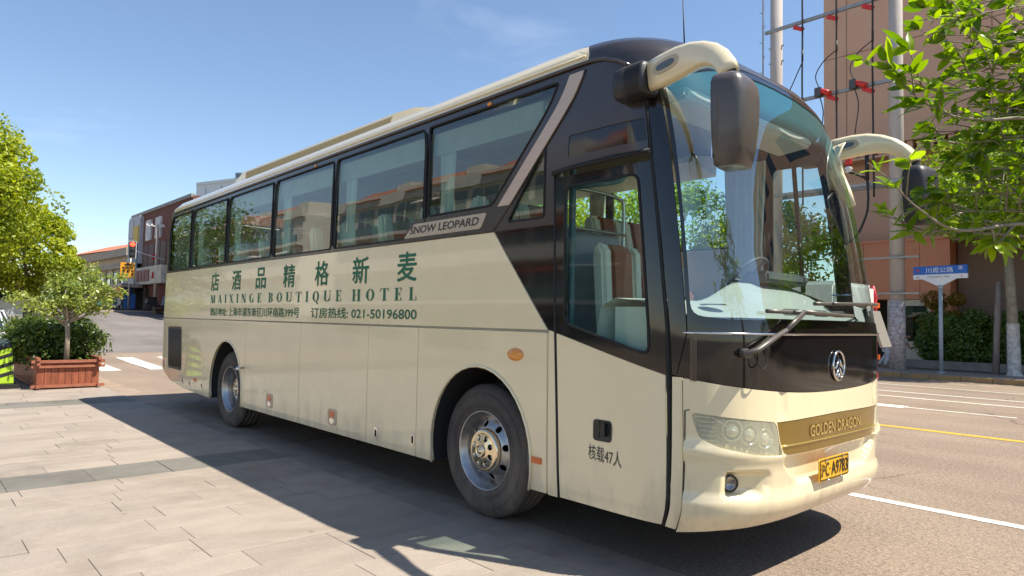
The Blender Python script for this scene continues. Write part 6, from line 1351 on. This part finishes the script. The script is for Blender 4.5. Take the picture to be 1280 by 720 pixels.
def mk_leaf(p, d, sc=1.0):
    global nleaf
    sc *= SCK
    d = Vector(d).normalized(); q = d.to_track_quat('X', 'Z') @ Euler((rb.uniform(-1.1, 1.1), rb.uniform(-.3, .3), 0)).to_quaternion()
    me = LM[rb.randrange(10)]
    if nleaf < 296:
        o = bpy.data.objects.new('leaf', me); put(o, nb_, p); o.rotation_mode = 'QUATERNION'; o.rotation_quaternion = q; o.scale = (sc,)*3; nleaf += 1
    else: extra.append((me, Vector(p), q, sc))
def branch(pixels, d0, d1, r0, twigs, seed):
    """main stem given by where it hangs: sight lines and distances from the viewer's place"""
    pts = [tocam(px, py, d0+(d1-d0)*i/(len(pixels)-1)) for i, (px, py) in enumerate(pixels)]; sp = bez(pts, 6); n = len(sp); br.tube(sp, [r0*(1-.8*i/(n-1)) for i in range(n)], 7)
    rb.seed(seed)
    for k in range(twigs):
        i = rb.randrange(int(n*.12), n); p = sp[i]; T = (sp[min(i+1, n-1)]-sp[max(0, i-1)]).normalized()
        dr = (T*.8+Vector((rb.uniform(-1, 1), rb.uniform(-1, 1), rb.uniform(-.45, .9)))*.8).normalized(); ln = rb.uniform(.05, .22); e = p+dr*ln; br.tube([p, p.lerp(e, .5)+Vector((0, 0, .008)), e], [.0035, .0028, .0018], 5)
        for j in range(rb.choice((3, 4, 5, 6))):
            a = rb.uniform(0, 2*pi); dd = (dr*.7+Vector((math.cos(a), math.sin(a), rb.uniform(-.5, .6)))*.9); mk_leaf(p.lerp(e, rb.uniform(.6, 1)), dd, rb.uniform(.7, 1.15))
    for j in range(5): a = rb.uniform(0, 2*pi); mk_leaf(sp[-1], (T_ := (sp[-1]-sp[-2]).normalized())*1.0+Vector((math.cos(a), math.sin(a), rb.uniform(-.4, .5)))*.7, rb.uniform(.8, 1.1))
branch([(1420, 90), (1300, 62), (1240, 50), (1195, 20), (1180, 8)], 3.0, 2.9, .010, 12, 1)
branch([(1400, 150), (1290, 120), (1220, 112), (1180, 116), (1128, 98)], 2.9, 2.7, .011, 12, 2)
branch([(1420, 60), (1300, 30), (1240, 40), (1205, 64), (1150, 37)], 3.0, 3.1, .009, 4, 3)
branch([(1430, 190), (1300, 150), (1230, 150), (1175, 140), (1132, 110)], 2.7, 2.7, .009, 8, 4)
branch([(1430, 300), (1290, 280), (1200, 288), (1150, 262), (1122, 235)], 2.9, 2.6, .010, 6, 5)
branch([(1430, 240), (1290, 215), (1220, 230), (1175, 250)], 2.8, 2.9, .009, 9, 6)
branch([(1430, 170), (1300, 175), (1230, 165), (1165, 165)], 3.1, 2.9, .008, 8, 7)
branch([(1430, 120), (1320, 95), (1270, 130), (1225, 190)], 2.8, 2.9, .008, 12, 10)
branch([(1430, 90), (1330, 70), (1275, 85), (1225, 85)], 3.0, 3.1, .008, 12, 11)
branch([(1430, 10), (1320, 5), (1260, -5), (1220, 15)], 3.0, 3.0, .010, 12, 8)
branch([(1440, 320), (1320, 300), (1240, 292), (1150, 287), (1116, 270)], 3.1, 2.9, .008, 2, 9)
for k_, (y0_, y1_, xe_) in enumerate(((-10, 20, 1205), (40, 60, 1215), (95, 90, 1200), (130, 150, 1195), (165, 180, 1185), (200, 215, 1190), (235, 245, 1180), (262, 265, 1195), (60, 120, 1235), (150, 110, 1240), (215, 180, 1225), (20, 75, 1250), (240, 290, 1215))):
    SCK = .60
    branch([(1460, y0_+20), (1360, y0_), (1290, (y0_+y1_)/2), (xe_, y1_)], 2.95, 2.72+.015*k_, .0065, 24, 20+k_)
V = []; F = []; T_ = []
for me, p, q, sc in extra:
    k = len(V); V += [tuple(p+q @ (v.co*sc)-Vector((6.2, .4, 0))) for v in me.vertices]; F += [tuple(i+k for i in f.vertices) for f in me.polygons]; T_ += [rb.random()]*len(me.vertices)
if V: tag(mesh_obj('further_leaves', fast_mesh('further_leaves', V, F, lm_mag, T_, smooth=True), nb_, (6.2, .4, 0)), kind='stuff')
for q in ((1420, 90), (1400, 150), (1430, 190), (1430, 300), (1430, 240), (1430, 10)):
    br.tube([tocam(*q, 3.0), tocam(*q, 3.0).lerp(Vector((6.05, .3, 2.9)), .6)+Vector((0, 0, .1)), Vector((6.05, .3, 2.85))], [.011, .02, .04], 7)
br.build('branches', bark2, nb_)
